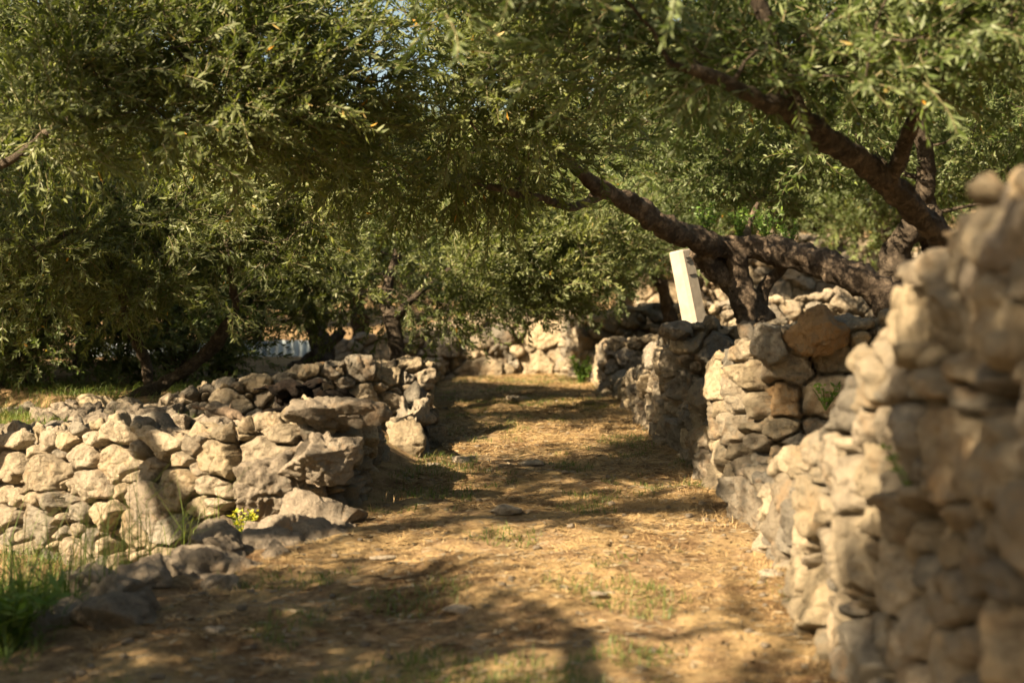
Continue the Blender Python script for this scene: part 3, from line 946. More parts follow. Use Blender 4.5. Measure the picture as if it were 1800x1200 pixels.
# A: the leaning tree with the long horizontal limb on the right terrace
a = at
limbA = [([a(1325, 575, 9.6), a(1312, 530, 9.6), a(1285, 490, 9.6), a(1255, 462, 9.55), a(1225, 440, 9.5)], [0.13, 0.12, 0.09, 0.075, 0.07]),
         ([a(1570, 545, 9.2), a(1520, 500, 9.2), a(1465, 476, 9.3), a(1400, 458, 9.4), a(1330, 440, 9.5), a(1260, 436, 9.5), a(1205, 420, 9.3), a(1165, 392, 9.1), a(1120, 368, 8.9), a(1075, 345, 8.6), a(1030, 310, 8.3), a(960, 250, 7.9), a(860, 200, 7.6)],
          [0.15, 0.125, 0.10, 0.085, 0.08, 0.088, 0.078, 0.07, 0.062, 0.050, 0.042, 0.032, 0.022]),
         ([a(1320, 560, 9.55), a(1305, 510, 9.5), a(1300, 470, 9.5), a(1296, 440, 9.5)], [0.11, 0.085, 0.07, 0.06]),
         ([a(1325, 545, 9.6), a(1338, 500, 9.6), a(1365, 478, 9.6), a(1382, 455, 9.55)], [0.06, 0.045, 0.045, 0.04]),
         ([a(1300, 440, 9.5), a(1315, 400, 9.6), a(1335, 358, 9.7)], [0.045, 0.03, 0.018]),
         ([a(1070, 342, 8.6), a(1010, 360, 8.2), a(940, 345, 7.8), a(860, 330, 7.4)], [0.035, 0.03, 0.025, 0.018])]
tree('leaning olive tree with a long crooked limb by the white post', limbA,
     [((-0.35, 7.5, 2.25), (1.4, 1.1, 0.48), 3), ((0.7, 7.7, 2.5), (0.9, 0.8, 0.45), 1.6), ((-1.1, 7.0, 2.55), (0.8, 0.7, 0.3), 0.8)], 160, 1001, dens_noise=0.2, spr_per=18, six=True, bark=M_BARKR)

# B: the limb rising from behind the nearest wall, its leaves close to the lens
limbB = [([a(1700, 560, 6.5), a(1650, 430, 6.3), a(1610, 375, 6.1), a(1560, 325, 5.9), a(1500, 285, 5.7), a(1450, 255, 5.5), a(1405, 215, 5.3), a(1340, 178, 5.1), a(1270, 145, 4.95), a(1180, 110, 4.8)],
          [0.11, 0.070, 0.062, 0.056, 0.052, 0.050, 0.044, 0.030, 0.022, 0.012]),
         ([a(1405, 215, 5.3), a(1360, 120, 5.2), a(1330, 0, 5.1), a(1300, -120, 5.0)], [0.035, 0.03, 0.025, 0.02]),
         ([a(1560, 325, 5.9), a(1620, 180, 5.6), a(1700, 40, 5.4), a(1720, -120, 5.2)], [0.04, 0.035, 0.025, 0.02])]
tree('olive tree whose dark limb rises diagonally from behind the nearest wall', limbB,
     [((0.95, 4.9, 2.2), (1.15, 0.8, 0.34), 3), ((0.15, 4.9, 2.35), (0.8, 0.8, 0.35), 2), ((1.9, 5.3, 2.25), (0.8, 0.8, 0.4), 2), ((0.9, 5.3, 2.5), (1.5, 0.8, 0.3), 1.0)], 150, 1002, six=True,
     spr_per=16, mat=M_LEAFG, clump_r=0.25, dens_noise=0.2)

# C: dark gnarled trunk by the right edge
limbC = [([a(1600, 560, 10.5), a(1585, 500, 10.5), a(1570, 450, 10.4), a(1590, 410, 10.3), a(1630, 385, 10.2), a(1650, 375, 10.2)], [0.17, 0.14, 0.11, 0.105, 0.11, 0.07]),
         ([a(1630, 500, 10.6), a(1655, 440, 10.5), a(1640, 390, 10.3), a(1628, 350, 10.2), a(1630, 300, 10.1), a(1622, 250, 10), a(1600, 160, 9.9), a(1560, 60, 9.7)], [0.12, 0.09, 0.08, 0.075, 0.065, 0.06, 0.045, 0.03]),
         ([a(1628, 320, 10.2), a(1560, 300, 10.3), a(1500, 240, 10.4), a(1440, 170, 10.4)], [0.035, 0.03, 0.025, 0.02])]
tree('olive tree with a dark gnarled hollow trunk near the right edge', limbC,
     [((3.0, 10.8, 2.9), (1.9, 1.6, 0.9), 3), ((1.8, 11.0, 2.7), (1.3, 1.4, 0.7), 2), ((4.2, 10.5, 2.3), (1.2, 1.2, 0.9), 1)], 200, 1003, mat=M_LEAFG, dens_noise=0.2)

# D: left tree, long sprays hanging over the wall
limbD = [([a(195, 745, 9.9), a(225, 712, 9.9), a(280, 680, 10), a(330, 645, 10), a(372, 612, 10), a(420, 540, 9.9), a(400, 420, 9.6)], [0.08, 0.065, 0.055, 0.05, 0.042, 0.03, 0.022]),
         ([a(262, 695, 10.1), a(262, 650, 10.2), a(235, 580, 10.1), a(190, 480, 9.9), a(150, 360, 9.6)], [0.05, 0.042, 0.035, 0.03, 0.02])]
tree('olive tree leaning over the left terrace with pale sprays hanging above the wall', limbD,
     [((-2.1, 9.2, 1.75), (1.1, 0.9, 0.55), 3), ((-2.9, 9.4, 2.2), (1.3, 1.0, 0.9), 3), ((-1.5, 9.3, 2.2), (1.0, 1.0, 0.5), 1.5), ((-2.9, 9.1, 1.4), (0.9, 0.6, 0.35), 1.6)], 175, 1004, six=True, dens_noise=0.25)

# H: tree off to the left whose limb crosses the top left corner
limbH = [((np.array([-4.2, 6.6, 0.2])), )]
limbH = [([np.array([-4.3, 7.2, 0.2]), np.array([-3.9, 7.0, 1.0]), np.array([-3.2, 6.8, 1.6]), a(20, 280, 6.6), a(95, 228, 6.5), a(165, 180, 6.4), a(215, 165, 6.3), a(330, 120, 6.2), a(450, 60, 6.1)],
          [0.16, 0.13, 0.05, 0.018, 0.017, 0.016, 0.015, 0.013, 0.010])]
tree('tall olive tree standing off the left edge, its crown filling the top left corner', limbH,
     [((-1.5, 6.5, 2.25), (1.0, 0.8, 0.42), 3), ((-4.8, 8.4, 2.6), (1.4, 1.3, 0.8), 3), ((-3.1, 5.5, 2.7), (0.8, 0.7, 0.4), 1.3)], 195, 1005, six=True, dens_noise=0.15)  # the last blobs hang out of view, added for their shade

limbM = [([np.array([-5.8, 2.2, -0.3]), np.array([-5.7, 2.4, 1.4]), np.array([-5.3, 2.8, 2.8]), np.array([-5.3, 4.9, 3.9])], [0.2, 0.16, 0.12, 0.07]),
         ([np.array([-5.3, 2.8, 2.8]), np.array([-4.3, 2.7, 3.6]), np.array([-3.5, 2.6, 4.1])], [0.1, 0.08, 0.05])]
tree('unseen taller olive tree left of the viewer, added to cast shade', limbM, [((-6.0, 5.4, 4.2), (1.0, 0.9, 0.5), 1.0), ((-2.3, 2.7, 4.2), (1.0, 0.8, 0.4), 0.9), ((-2.85, 3.8, 2.95), (0.8, 0.8, 0.25), 0.8)], 46, 1011, dens_noise=0.15)  # unseen tree, crown placed to shade the left crowns, right wall and path

# F: the sunlit tree in the middle, beyond the second left wall
limbF = [([a(702, 650, 11.8), a(698, 610, 11.8), a(690, 580, 11.8), a(680, 520, 11.9), a(700, 440, 12)], [0.085, 0.07, 0.06, 0.05, 0.035]),
         ([a(690, 560, 11.8), a(760, 500, 11.9), a(840, 440, 12)], [0.035, 0.03, 0.02])]
tree('sunlit olive tree with straight trunk behind the squared end of the second left wall', limbF,
     [((-0.9, 12.2, 1.66), (1.6, 1.1, 0.60), 3), ((0.0, 12.6, 1.85), (1.2, 1.0, 0.5), 2), ((-2.2, 12.6, 1.62), (1.1, 1.0, 0.5), 2)], 215, 1006, dens_noise=0.2, spr_per=18)

limbG = [([a(395, 675, 12.6), a(397, 640, 12.6), a(400, 600, 12.6), a(410, 520, 12.7), a(400, 430, 12.7)], [0.10, 0.09, 0.075, 0.06, 0.04])]
tree('olive tree with a short dark upright trunk behind the second left wall', limbG,
     [((-3.3, 13.0, 2.1), (1.2, 1.1, 0.7), 3), ((-4.4, 13.4, 2.3), (1.4, 1.2, 0.9), 2)], 140, 1007, dens_noise=0.1)

limbI = [([a(1180, 585, 15.5), a(1175, 555, 15.5), a(1165, 500, 15.5), a(1120, 420, 15.6)], [0.10, 0.09, 0.07, 0.05])]
tree('rounded green olive tree above the far right walls, left of the white post', limbI,
     [((1.0, 15.6, 2.0), (1.3, 1.1, 0.62), 3), ((0.2, 16.2, 2.3), (1.5, 1.2, 0.7), 2)], 170, 1008, mat=M_LEAFG, dens_noise=0.2)

limbJ = [([a(575, 650, 15), a(560, 600, 15), a(540, 540, 15), a(520, 450, 15)], [0.12, 0.10, 0.08, 0.05]),
         ([a(520, 655, 15.1), a(555, 625, 15), a(600, 580, 15)], [0.10, 0.08, 0.05])]
tree('olive tree with two leaning dark stems behind the small stones of the second left wall', limbJ,
     [((-3.9, 15.9, 2.2), (1.2, 1.0, 0.7), 3), ((-4.8, 16.4, 2.6), (1.5, 1.1, 0.9), 2)], 140, 1009, dens_noise=0.2)

limbK = [([np.array([-2.9, -0.6, -0.2]), np.array([-2.8, -0.5, 0.9]), np.array([-2.3, -0.1, 1.8]), np.array([-1.6, 0.6, 2.4]), np.array([-0.8, 1.3, 2.6])], [0.17, 0.14, 0.10, 0.07, 0.04]),
         ([np.array([-2.3, -0.1, 1.8]), np.array([-2.6, 0.9, 2.3]), np.array([-2.8, 1.9, 2.6])], [0.08, 0.06, 0.04])]
tree('unseen olive tree arching over the viewer, added to cast dappled shade', limbK,
     [((-1.9, 0.5, 2.85), (1.0, 0.6, 0.3), 2.0), ((-3.0, 1.6, 2.7), (1.1, 1.1, 0.4), 1.8)], 40, 1010, dens_noise=0.05)  # unseen shade tree, added to dapple the nearest wall

# ---- prototypes for the rest of the grove, copied with their parts
def proto(seed, mat, h=1.3):
    rs = np.random.RandomState(seed)
    b = np.array([0, 0, -0.15])
    f1 = np.array([rs.uniform(-.25, .25), rs.uniform(-.2, .2), h * 0.55])
    limbs = [([b, np.array([0.03, 0, 0.25]), f1, f1 + (rs.uniform(.3, .7), .1, h * 0.5), f1 + (rs.uniform(.7, 1.2), .2, h)], [0.17, 0.13, 0.11, 0.08, 0.04]),
             ([f1, f1 + (-.4, rs.uniform(-.3, .3), h * .4), f1 + (-1.0, rs.uniform(-.4, .4), h * .8)], [0.09, 0.07, 0.035]),
             ([f1, f1 + (.1, .5, h * .45), f1 + (.2, 1.1, h * .8)], [0.07, 0.055, 0.03]),
             ([f1, f1 + (-.1, -.5, h * .45), f1 + (.1, -1.0, h * .8)], [0.07, 0.055, 0.03])]
    blobs = [((0, 0, h + 0.75), (2.0, 1.9, 1.05), 4), ((1.0, 0.3, h + 0.3), (1.2, 1.2, 0.8), 1.5), ((-1.1, -0.2, h + 0.2), (1.1, 1.2, 0.8), 1.5)]
    return tree('', limbs, blobs, 300, seed, mat=mat, spr_per=18, scale=1.1, dens_noise=0.45)


protos = [proto(2001, M_LEAF), proto(2002, M_LEAFG, 1.2), proto(2003, M_LEAF, 1.45)]
used = [False] * 3


def plant_tree(k, x, y, label, rz=0.0, s=1.0, z=None):
    root, tr, cr = protos[k]
    if used[k]:
        r = root.copy(); C.objects.link(r)
        for ch in (tr, cr):
            c = ch.copy(); C.objects.link(c); c.parent = r
    else:
        r = root; used[k] = True
    r.location = (x, y, gz(x, y) if z is None else z)
    r.rotation_euler = (0, 0, rz); r.scale = (s, s, s)
    r['label'] = label


GROVE = [
    # left, dark mass
    (0, -5.2, 11.2, 'shaded olive tree at the far left edge behind the left terrace', 0.4, 1.15),
    (1, -6.3, 14.0, 'dark olive tree in the shade left of the leaning left tree', 2.0, 1.05),
    (2, -6.9, 16.0, 'shaded olive tree deep in the left grove', 1.0, 1.2),
    (0, -5.6, 18.5, 'olive tree before the corrugated fence on the left', 3.0, 0.95),
    (1, -8.5, 21.0, 'olive tree far back on the left beyond the shaded terrace', 0.2, 1.3),
    # beyond the end of the path
    (2, -4.2, 23.6, 'olive tree behind the middle sunlit tree, left of the far path', 2.6, 0.75),
    (0, 0.4, 22.3, 'olive tree on the terrace above the far end wall', 1.2, 1.0),
    (1, -2.6, 24.5, 'olive tree above the left part of the far end wall', 4.0, 1.1),
    (2, 3.4, 24.6, 'olive tree above the far end wall, towards the right', 5.1, 1.15),
    (0, -6.0, 29.5, 'tall pale olive tree far behind the end wall on the left', 2.2, 1.3),
    # right slope
    (1, 4.6, 17.5, 'green olive tree between the dark low wall and the bright wall on the right', 0.9, 1.0),
    (2, 2.4, 18.6, 'olive tree just behind the low dark terrace wall', 3.6, 0.95),
    (0, 6.9, 14.9, 'olive tree at the right edge beyond the gnarled trunk', 5.0, 1.1),
    (1, 5.6, 26.0, 'olive tree above the bright terrace wall', 1.9, 1.2),
    (2, 8.2, 24.5, 'olive tree on the upper slope at the right edge', 0.3, 1.3),
    (0, 1.6, 33.0, 'distant olive tree high on the hillside in the middle', 2.9, 1.3),
    (1, 6.5, 33.0, 'distant olive tree high on the hillside at the right', 4.4, 1.5),
    (2, -2.6, 36.0, 'distant olive tree high on the hillside left of the middle', 1.1, 1.4),
    (0, -9.5, 37.0, 'distant olive tree high on the hillside at the left', 0.6, 1.5),
    (1, 11.5, 34.0, 'distant olive tree highest on the right slope', 3.3, 1.6),
    # outside the frame: trees whose shade falls on the path, and a ring added to dim the skylight
    (2, -3.6, 2.5, 'olive tree beside the viewer on the left, outside the picture', 0.9, 0.85),
    (1, 4.4, 1.6, 'unseen olive tree on the right terrace behind the nearest wall, added to dim the skylight', 0.3, 0.95),
    (2, 4.8, -2.6, 'unseen olive tree right of and behind the viewer, added to dim the skylight', 1.3, 1.1),
    (0, -9.5, -5.0, 'unseen olive tree well behind the viewer on the left, added to dim the skylight', 2.3, 1.0),
    (1, -4.5, -9.0, 'unseen olive tree far behind the viewer, added to dim the skylight', 3.3, 1.0),
    (2, -12.5, -0.5, 'unseen olive tree far off to the left of the viewer, added to dim the skylight', 4.3, 1.0),
    (0, 0.5, -6.5, 'unseen olive tree straight behind the viewer, added to dim the skylight', 5.3, 0.9),
    (0, -9.0, 8.4, 'olive tree outside the left edge of the picture', 5.5, 1.1),
    (1, -7.0, 11.5, 'olive tree in the shade outside the left edge, behind the first', 1.5, 1.1),
]
for g_ in GROVE:
    plant_tree(*g_)


def shrub(label, x, y, rx, h, n, seed):
    z = gz(x, y)
    b = np.array([x, y, z - 0.05])
    limbs = [([b, b + (dx * .5, dy * .5, h * .35), b + (dx, dy, h * .7)], [0.035, 0.025, 0.012]) for dx, dy in ((.3, 0), (-.3, .1), (0, -.25), (.05, .3))]
    tree(label, limbs, [((x, y, z + h * .52), (rx, rx * .8, h * .5), 1)], n, seed, mat=M_LEAFG, spr_per=13, name='mastic_shrub', group=None, shell=0.4)


shrub('dense dark green shrub at the left edge behind the left wall', -3.75, 10.9, 1.0, 1.15, 90, 3001)
shrub('dark green shrub under the leaning left tree', -2.75, 11.6, 0.8, 0.95, 70, 3002)
shrub('large shaded shrub behind the dark one at the left edge', -5.0, 12.6, 1.3, 1.5, 110, 3003)


# ------------------------------------------------------------------ blades: dry cut grass, green grass
def blades(name, x, y, z, length, width, lean, rs, mat, label, tone, curl=0.5):
    """bent tapering blades; lean 0 upright .. 1 lying"""
    n = len(x)
    az = rs.uniform(0, 2 * math.pi, n)
    h = np.stack([np.cos(az), np.sin(az), np.zeros(n)], 1)
    up = np.array([0, 0, 1.0])
    d0 = h * lean[:, None] + up * (1 - lean[:, None] * 0.97)
    d0 /= np.linalg.norm(d0, axis=1, keepdims=True)
    d1 = h * (lean + curl * rs.rand(n))[:, None] + up * (1 - lean[:, None]) * 0.6 - up * (curl * rs.rand(n) * 0.3 * (1 - lean))[:, None]
    d1 /= np.linalg.norm(d1, axis=1, keepdims=True)
    sd = np.stack([-np.sin(az), np.cos(az), rs.normal(size=n) * 0.4], 1)
    sd /= np.linalg.norm(sd, axis=1, keepdims=True)
    b = np.stack([x, y, z], 1)
    m = b + d0 * (length * 0.5)[:, None]
    t = m + d1 * (length * 0.5)[:, None]
    w = (width / 2)[:, None]
    V = np.stack([b - sd * w, b + sd * w, m + sd * w * 0.8, m - sd * w * 0.8, t], 1).reshape(-1, 3)
    i = np.arange(n) * 5
    Q = np.stack([i, i + 1, i + 2, i + 3], 1); T = np.stack([i + 3, i + 2, i + 4], 1)
    lr = np.repeat(tone, 5)
    me = mesh_np(name, V, Q, 4, [mat], {'lr': ('FLOAT', lr)}, smooth=False, extra=T)
    return me


rs = np.random.RandomState(42)
n = 240000
yy = 3.4 + 20 * rs.rand(n) ** 1.7
lx = path_l(yy) - 0.22; xx = lx + (1.08 - lx) * rs.rand(n)
q = np.stack([xx, yy, xx * 0], 1)
keep = (fbm(q, 0.5, 3, 61) + rs.normal(0, 0.35, n)) > np.interp(yy, [3.4, 6, 8], [0.25, -0.05, -0.3])
xx, yy = xx[keep], yy[keep]; n = len(xx)
zz = path_h(xx, yy)
me = blades('dry_grass', xx, yy, zz + 0.001, rs.uniform(0.02, 0.065, n) * np.interp(yy, [4, 10], [0.8, 1.2]), rs.uniform(0.0014, 0.0028, n) * np.interp(yy, [4, 14], [1, 2.2]), np.clip(rs.normal(0.88, 0.12, n), 0.3, 0.99), rs, M_STRAW, '', rs.rand(n))
link('dry_grass', me, label='straw coloured cut grass littering the dirt path', kind='stuff', cat='dry grass')

# dry and green weeds gathered along the feet of the walls
n = 4200
yy = 4.0 + 9 * rs.rand(n) ** 1.3
side = rs.rand(n) < 0.55
xx = np.where(side, 0.98 - np.abs(rs.normal(0, 0.07, n)), path_l(yy) + 0.06 + np.abs(rs.normal(0, 0.09, n)))
keep = noise3(np.stack([xx * 0.3, yy, xx * 0], 1), 0.22, 91) > -0.15
xx, yy = xx[keep], yy[keep]; n = len(xx)
tn = rs.rand(n)
me = blades('dry_weeds', xx, yy, path_h(xx, yy), rs.uniform(0.02, 0.075, n), rs.uniform(0.0016, 0.003, n), np.clip(rs.normal(0.5, 0.22, n), 0, 0.95), rs, M_STRAW, '', tn)
link('dry_weeds', me, label='dry weeds and stalks along the feet of the walls', kind='stuff', cat='weeds')

# fallen olive leaves
n = 14000
yy = 3.4 + 14 * rs.rand(n) ** 1.5
lx = path_l(yy) - 0.2; xx = lx + (1.1 - lx) * rs.rand(n)
me = blades('fallen_leaves', xx, yy, path_h(xx, yy) + 0.002, rs.uniform(0.03, 0.055, n), rs.uniform(0.006, 0.011, n), np.clip(rs.normal(0.93, 0.05, n), 0.7, 0.99), rs, M_LITTER, '', rs.rand(n), curl=0.1)
link('fallen_leaves', me, label='dry fallen olive leaves lying on the path', kind='stuff', cat='leaves')

# green grass in patches on the path and the bank
n = 60000
yy = 3.8 + 15 * rs.rand(n) ** 1.5
lx = path_l(yy) - 0.15; xx = lx + (1.1 - lx) * rs.rand(n)
q = np.stack([xx, yy, xx * 0], 1)
f = fbm(q, 0.35, 3, 81)
bank = (xx < -0.2) & (xx > -0.8) & (yy > 6.9) & (yy < 8.6)
keep = (f > 0.42) | (bank & (f > -0.2)) | ((xx > 0.55) & (yy > 15) & (f > -0.3))
xx, yy = xx[keep], yy[keep]; n = len(xx)
me = blades('grass', xx, yy, path_h(xx, yy), rs.uniform(0.02, 0.065, n), rs.uniform(0.002, 0.0045, n), np.clip(rs.normal(0.45, 0.2, n), 0, 0.9), rs, M_GRASS, '', np.clip(rs.rand(n) * 1.1, 0, 1))
link('grass', me, label='short green grass growing in patches on the path', kind='stuff', cat='grass')

# tall grass at the lower left, on the left terrace and on the right terraces
def patch(n, x0, x1, y0, y1, lo, hi, wid, leanm, name, label, tone=(0, 0.85), mat=M_GRASS, thr=-9, sc=0.4, seed=1):
    r = np.random.RandomState(seed)
    x = r.uniform(x0, x1, n); y = r.uniform(y0, y1, n)
    f = fbm(np.stack([x, y, x * 0], 1), sc, 2, seed)
    k = f > thr
    x, y = x[k], y[k]; m = len(x)
    me = blades(name, x, y, ground_h(x, y), r.uniform(lo, hi, m), r.uniform(wid * .6, wid * 1.3, m), np.clip(r.normal(leanm, 0.15, m), 0, 0.9), r, mat, '', r.uniform(*tone, m), curl=0.9)
    link(name, me, label=label, kind='stuff', cat='grass')


patch(7500, -3.4, -1.55, 4.4, 6.3, 0.16, 0.48, 0.008, 0.25, 'tall_grass', 'tall green grass and weeds below the left wall', seed=3, thr=-0.3)
patch(9000, -3.6, -1.45, 4.2, 7.6, 0.03, 0.13, 0.005, 0.5, 'ground_cover', 'low weeds and grass covering the soil below the left wall', seed=8, thr=-0.9, tone=(0, 1.0))
patch(420, -2.6, -1.35, 5.0, 6.7, 0.40, 0.82, 0.0042, 0.10, 'wild_oats', 'thin wild oat stalks standing in front of the left wall', tone=(0.45, 1.0), seed=4)
patch(16000, -5.5, -1.9, 7.3, 10.9, 0.04, 0.15, 0.004, 0.45, 'tall_grass', 'dry and green grass on the left terrace', seed=5, thr=-0.15, tone=(0.3, 1.0))
patch(9000, 1.5, 6.5, 7.0, 14, 0.04, 0.14, 0.004, 0.4, 'tall_grass', 'grass on the right terrace around the olive trunks', seed=6, thr=0.0, tone=(0.2, 1.0))


def leafy(name, cx, cy, cz, h, r, n, leaf, mat, label, cat, seed, wid=0.4, stems=6, parent=None):
    """a small plant: stems with leaves"""
    rr = np.random.RandomState(seed)
    V = []; F4 = []; lr = []
    tb = Tubes()
    tips = []
    for s in range(stems):
        az = rr.uniform(0, 6.28); e = np.array([math.cos(az) * r * rr.uniform(.3, 1), math.sin(az) * r * rr.uniform(.3, 1), h * rr.uniform(.6, 1)])
        P = np.array([[0, 0, 0], e * (0.35, 0.35, 0.55), e])
        P, R = smooth_path(P, [0.004, 0.003, 0.0015], 0.03)
        tb.add(P + (0, 0, -0.01), R, 4, s, 0, closed=False); tips.append(P)
    for k in range(n):
        P = tips[rr.randint(stems)]; b = P[rr.randint(1, len(P))]
        d = rr.normal(size=3); d[2] = abs(d[2]) * 0.7; d /= np.linalg.norm(d)
        w = np.cross(d, rr.normal(size=3)); w /= np.linalg.norm(w)
        l = leaf * rr.uniform(.6, 1.2); ww = l * wid / 2
        i = len(V)
        V += [b, b + d * l * .5 + w * ww, b + d * l, b + d * l * .5 - w * ww]
        F4.append([i, i + 1, i + 2, i + 3]); lr += [rr.rand()] * 4
    sv = np.concatenate(tb.V); sf = np.concatenate(tb.F) + len(V)
    me = mesh_np(name, np.vstack([np.array(V), sv]), np.array(F4), 4, [mat, M_GRASS], {'lr': ('FLOAT', np.array(lr + [0.3] * len(sv)))},
                 np.concatenate([np.zeros(len(F4)), np.ones(len(sf))]), smooth=False, extra=sf)
    if parent is not None:
        return link(name, me, parent=parent, loc=(cx, cy, cz))
    return link(name, me, label=label, cat=cat, loc=(cx, cy, cz))


p = a(428, 945, 6.35)
leafy('spurge_plant', p[0], p[1], p[2], 0.13, 0.08, 260, 0.022, M_SPURGE, 'bright yellow green plant growing at the foot of the left wall', 'plant', 1, stems=14)
leafy('leafy_weed', 0.80, 16.2, 0.50, 0.34, 0.24, 420, 0.06, M_WEED, 'leafy green weed against the small dark wall end far down the path', 'plant', 2, stems=12)
leafy('leafy_weed', 1.42, 6.44, 0.70, 0.12, 0.08, 120, 0.03, M_WEED, 'small green weed rooted in the face of the wide right wall', 'plant', 3)
leafy('leafy_weed', 0.98, 3.5, 0.62, 0.12, 0.06, 80, 0.03, M_WEED, 'small green weed rooted in the face of the nearest wall', 'plant', 4)
for k, (x, y, h, lb) in enumerate([(-1.75, 4.9, 0.30, 'broad leaved green weed beside the nearest kerb rock'),
                                   (-2.1, 5.3, 0.42, 'tall leafy green weed at the lower left edge'),
                                   (-1.68, 5.5, 0.26, 'low leafy weed between the kerb rocks and the left wall'),
                                   (-2.0, 5.75, 0.34, 'leafy weed among the wild oats in front of the left wall'),
                                   (-1.62, 4.55, 0.24, 'leafy weed at the bottom left corner'),
                                   (-1.9, 4.75, 0.40, 'bushy leafy weed filling the bottom left corner')]):
    leafy('leafy_weed', x, y, gz(x, y), h, 0.20, 240, 0.07, M_WEED, lb, 'plant', 20 + k, wid=0.28, stems=10)
# green shoots sprouting along the crooked limb
for k, (px, py, d, r) in enumerate([(1240, 415, 9.45, 0.13), (1300, 420, 9.5, 0.10), (1345, 428, 9.5, 0.12), (1385, 445, 9.45, 0.09)]):
    q_ = a(px, py, d)
    leafy('shoot_cluster', q_[0], q_[1], q_[2], 0.22, r, 320, 0.032, M_WEED, ['bushy green shoots sprouting from the crooked limb above the white post', 'green shoots on the crooked limb above the forked trunk',
          'dense green shoots in the middle of the crooked limb', 'small green shoots on the crooked limb near its thick end'][k], 'shoots', 40 + k, stems=14)

# ------------------------------------------------------------------ the white post
def post():
    base = a(1226, 590, 10.3); top = a(1196, 440, 10.3)
    ax = Vector(top - base); L = ax.length
    w = 0.074; c = 0.024
    prof = [(-w, -w + c), (-w, w - c), (-w + c, w), (w - c, w), (w, w - c), (w, -w + c), (w - c, -w), (-w + c, -w)][::-1]
    V = []; F = []
    zs = [0, L - 0.012, L]
    for k, z in enumerate(zs):
        s = (1.0 - 0.06 * z / L) * (0.93 if k == 2 else 1)
        V += [(x * s, y * s, z) for x, y in prof]
    for k in range(2):
        for i in range(8):
            j = (i + 1) % 8
            F.append((k * 8 + i, k * 8 + j, k * 8 + 8 + j, k * 8 + 8 + i))
    me = bpy.data.meshes.new('concrete_post')
    me.from_pydata(V, [], F + [tuple(range(16, 24))]); me.update()
    me.materials.append(mat_simple('white_concrete', (0.31, 0.28, 0.23), 0.85, 0.25, 7, bump=0.5))
    o = link('concrete_post', me, label='leaning white concrete post behind the right wall', cat='post', loc=tuple(base))
    from mathutils import Matrix
    zv = ax.normalized(); xv = Vector((0.62, -0.78, 0)); xv = (xv - zv * xv.dot(zv)).normalized(); yv = zv.cross(xv)
    q = Matrix((xv, yv, zv)).transposed().to_quaternion()
    o.rotation_mode = 'QUATERNION'
    from mathutils import Quaternion
    o.rotation_quaternion = q
    slot = mat_simple('slot_shade', (0.05, 0.045, 0.04), 0.8, 0.2)  # dark bars stand in for the shade inside narrow slots
    for z in (L * 0.90, L * 0.855, L * 0.70):
        bw = 0.034
        vs = [(w * 0.95 + dx, y, z + dz) for dx in (-0.004, 0.006) for y in (-bw, bw) for dz in (-0.0025, 0.0025)]
        m2 = bpy.data.meshes.new('slot')
        m2.from_pydata(vs, [], [(0, 1, 3, 2), (4, 6, 7, 5), (0, 4, 5, 1), (2, 3, 7, 6), (0, 2, 6, 4), (1, 5, 7, 3)]); m2.update()
        m2.materials.append(slot)
        link('slot', m2, parent=o)


post()

# ------------------------------------------------------------------ corrugated fence far left
def fence():
    x0, x1 = -6.5, -2.2; y = 21.4
    n = 260
    xs = np.linspace(x0, x1, n); off = 0.035 * np.sin(np.arange(n) / n * (x1 - x0) / 0.12 * 2 * math.pi)
    V = []; F = []
    for th in (0, 0.012):
        for z in (0.2, 1.02):
            V += [(x, y + o + th, z) for x, o in zip(xs, off)]
    idx = np.arange(n - 1)
    F = [(i, i + 1, n + i + 1, n + i) for i in idx] + [(2 * n + i, 3 * n + i, 3 * n + i + 1, 2 * n + i + 1) for i in idx] + [(n + i, n + i + 1, 3 * n + i + 1, 3 * n + i) for i in idx]
    me = bpy.data.meshes.new('corrugated_fence'); me.from_pydata(V, [], F); me.update()
    me.materials.append(mat_simple('galvanised_sheet', (0.42, 0.50, 0.55), 0.45, 0.12, 3, spec=0.5))
    link('corrugated_fence', me, label='pale blue grey corrugated metal fence glimpsed under the left trees', cat='fence')


fence()

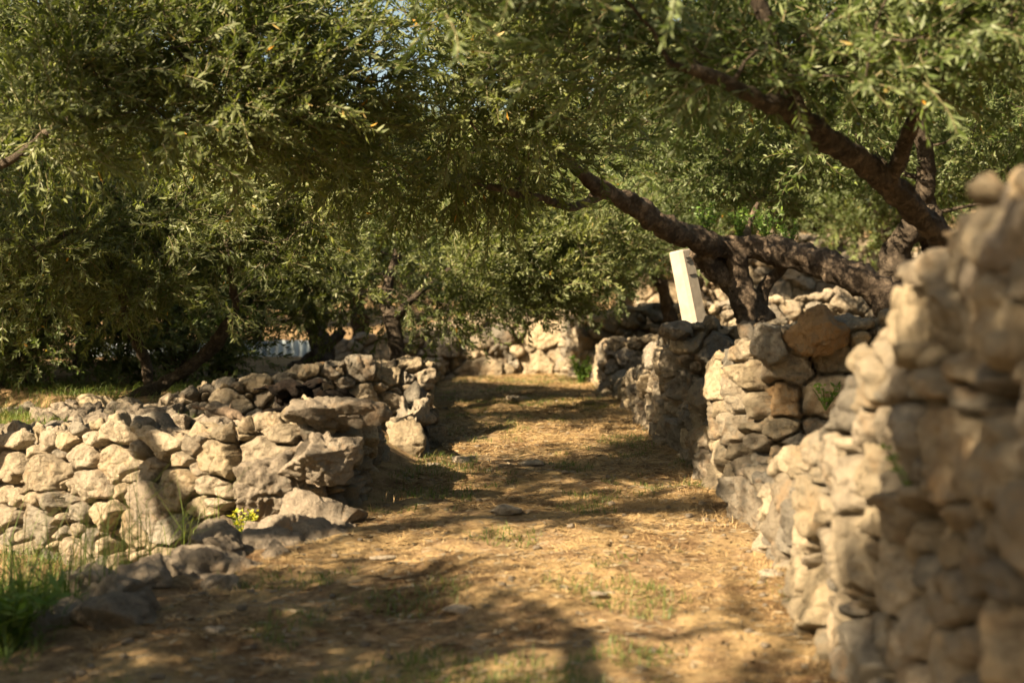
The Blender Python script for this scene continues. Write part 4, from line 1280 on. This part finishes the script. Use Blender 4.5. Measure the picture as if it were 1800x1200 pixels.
# ------------------------------------------------------------------ dead wood on the left terrace
def wood(name, paths, mat, label, cat, seed):
    tb = Tubes()
    for i, (pts, r) in enumerate(paths):
        P, R = smooth_path(pts, r, 0.025)
        P = P + np.stack([noise3(P, 0.12, seed + i + k) for k in range(3)], 1) * 0.015
        tb.add(P, R, 14, seed + i, 0.6)
    org = np.array(paths[0][0][0])
    return link(name, tb.mesh(name, [mat], org), label=label, cat=cat, loc=org)


wood('dead_branch', [([a(335, 712, 7.9), a(375, 722, 7.7), a(415, 728, 7.5), a(440, 745, 7.3)], [0.010, 0.015, 0.018, 0.014]), ([a(400, 725, 7.6), a(408, 708, 7.6)], [0.010, 0.006])],
     M_DRY, 'pale dead branch lying on the left wall', 'branch', 5)
D0 = 7.15
rt = np.random.RandomState(31)
roots = [([a(500, 745, D0), a(508, 715, D0), a(530, 700, D0), a(565, 695, D0)], [0.02, 0.035, 0.05, 0.04]),
         ([a(448, 684, D0 - .1), a(485, 680, D0), a(530, 686, D0)], [0.008, 0.016, 0.03]),
         ([a(520, 688, D0), a(545, 668, D0), a(580, 674, D0 - .1)], [0.03, 0.02, 0.012]),
         ([a(560, 696, D0), a(600, 698, D0), a(642, 716, D0 + .1)], [0.05, 0.035, 0.012]),
         ([a(520, 715, D0), a(480, 722, D0 - .1), a(455, 742, D0 - .1)], [0.03, 0.02, 0.008])]
for k in range(9):
    p0 = a(rt.uniform(495, 595), rt.uniform(684, 716), D0 + rt.uniform(-.10, .10)); d_ = rt.normal(size=3) * (1, .6, .35); d_ /= np.linalg.norm(d_)
    q1 = p0 + d_ * 0.06 + rt.normal(size=3) * 0.015; q2 = q1 + d_ * 0.04 + rt.normal(size=3) * 0.03
    r_ = rt.uniform(0.025, 0.045)
    roots.append(([p0, q1, q2], [r_, r_ * .8, r_ * .4]))
wood('burnt_stump', roots,
     M_CHAR, 'blackened twisted root stump lying on the left wall', 'stump', 9)
wood('dead_root', [([a(505, 730, D0 - .15), a(492, 755, D0 - .22), a(478, 770, D0 - .3), a(470, 765, D0 - .25)], [0.022, 0.02, 0.014, 0.008])],
     M_DRY, 'short pale root hanging down over the left wall below the black stump', 'root', 15)
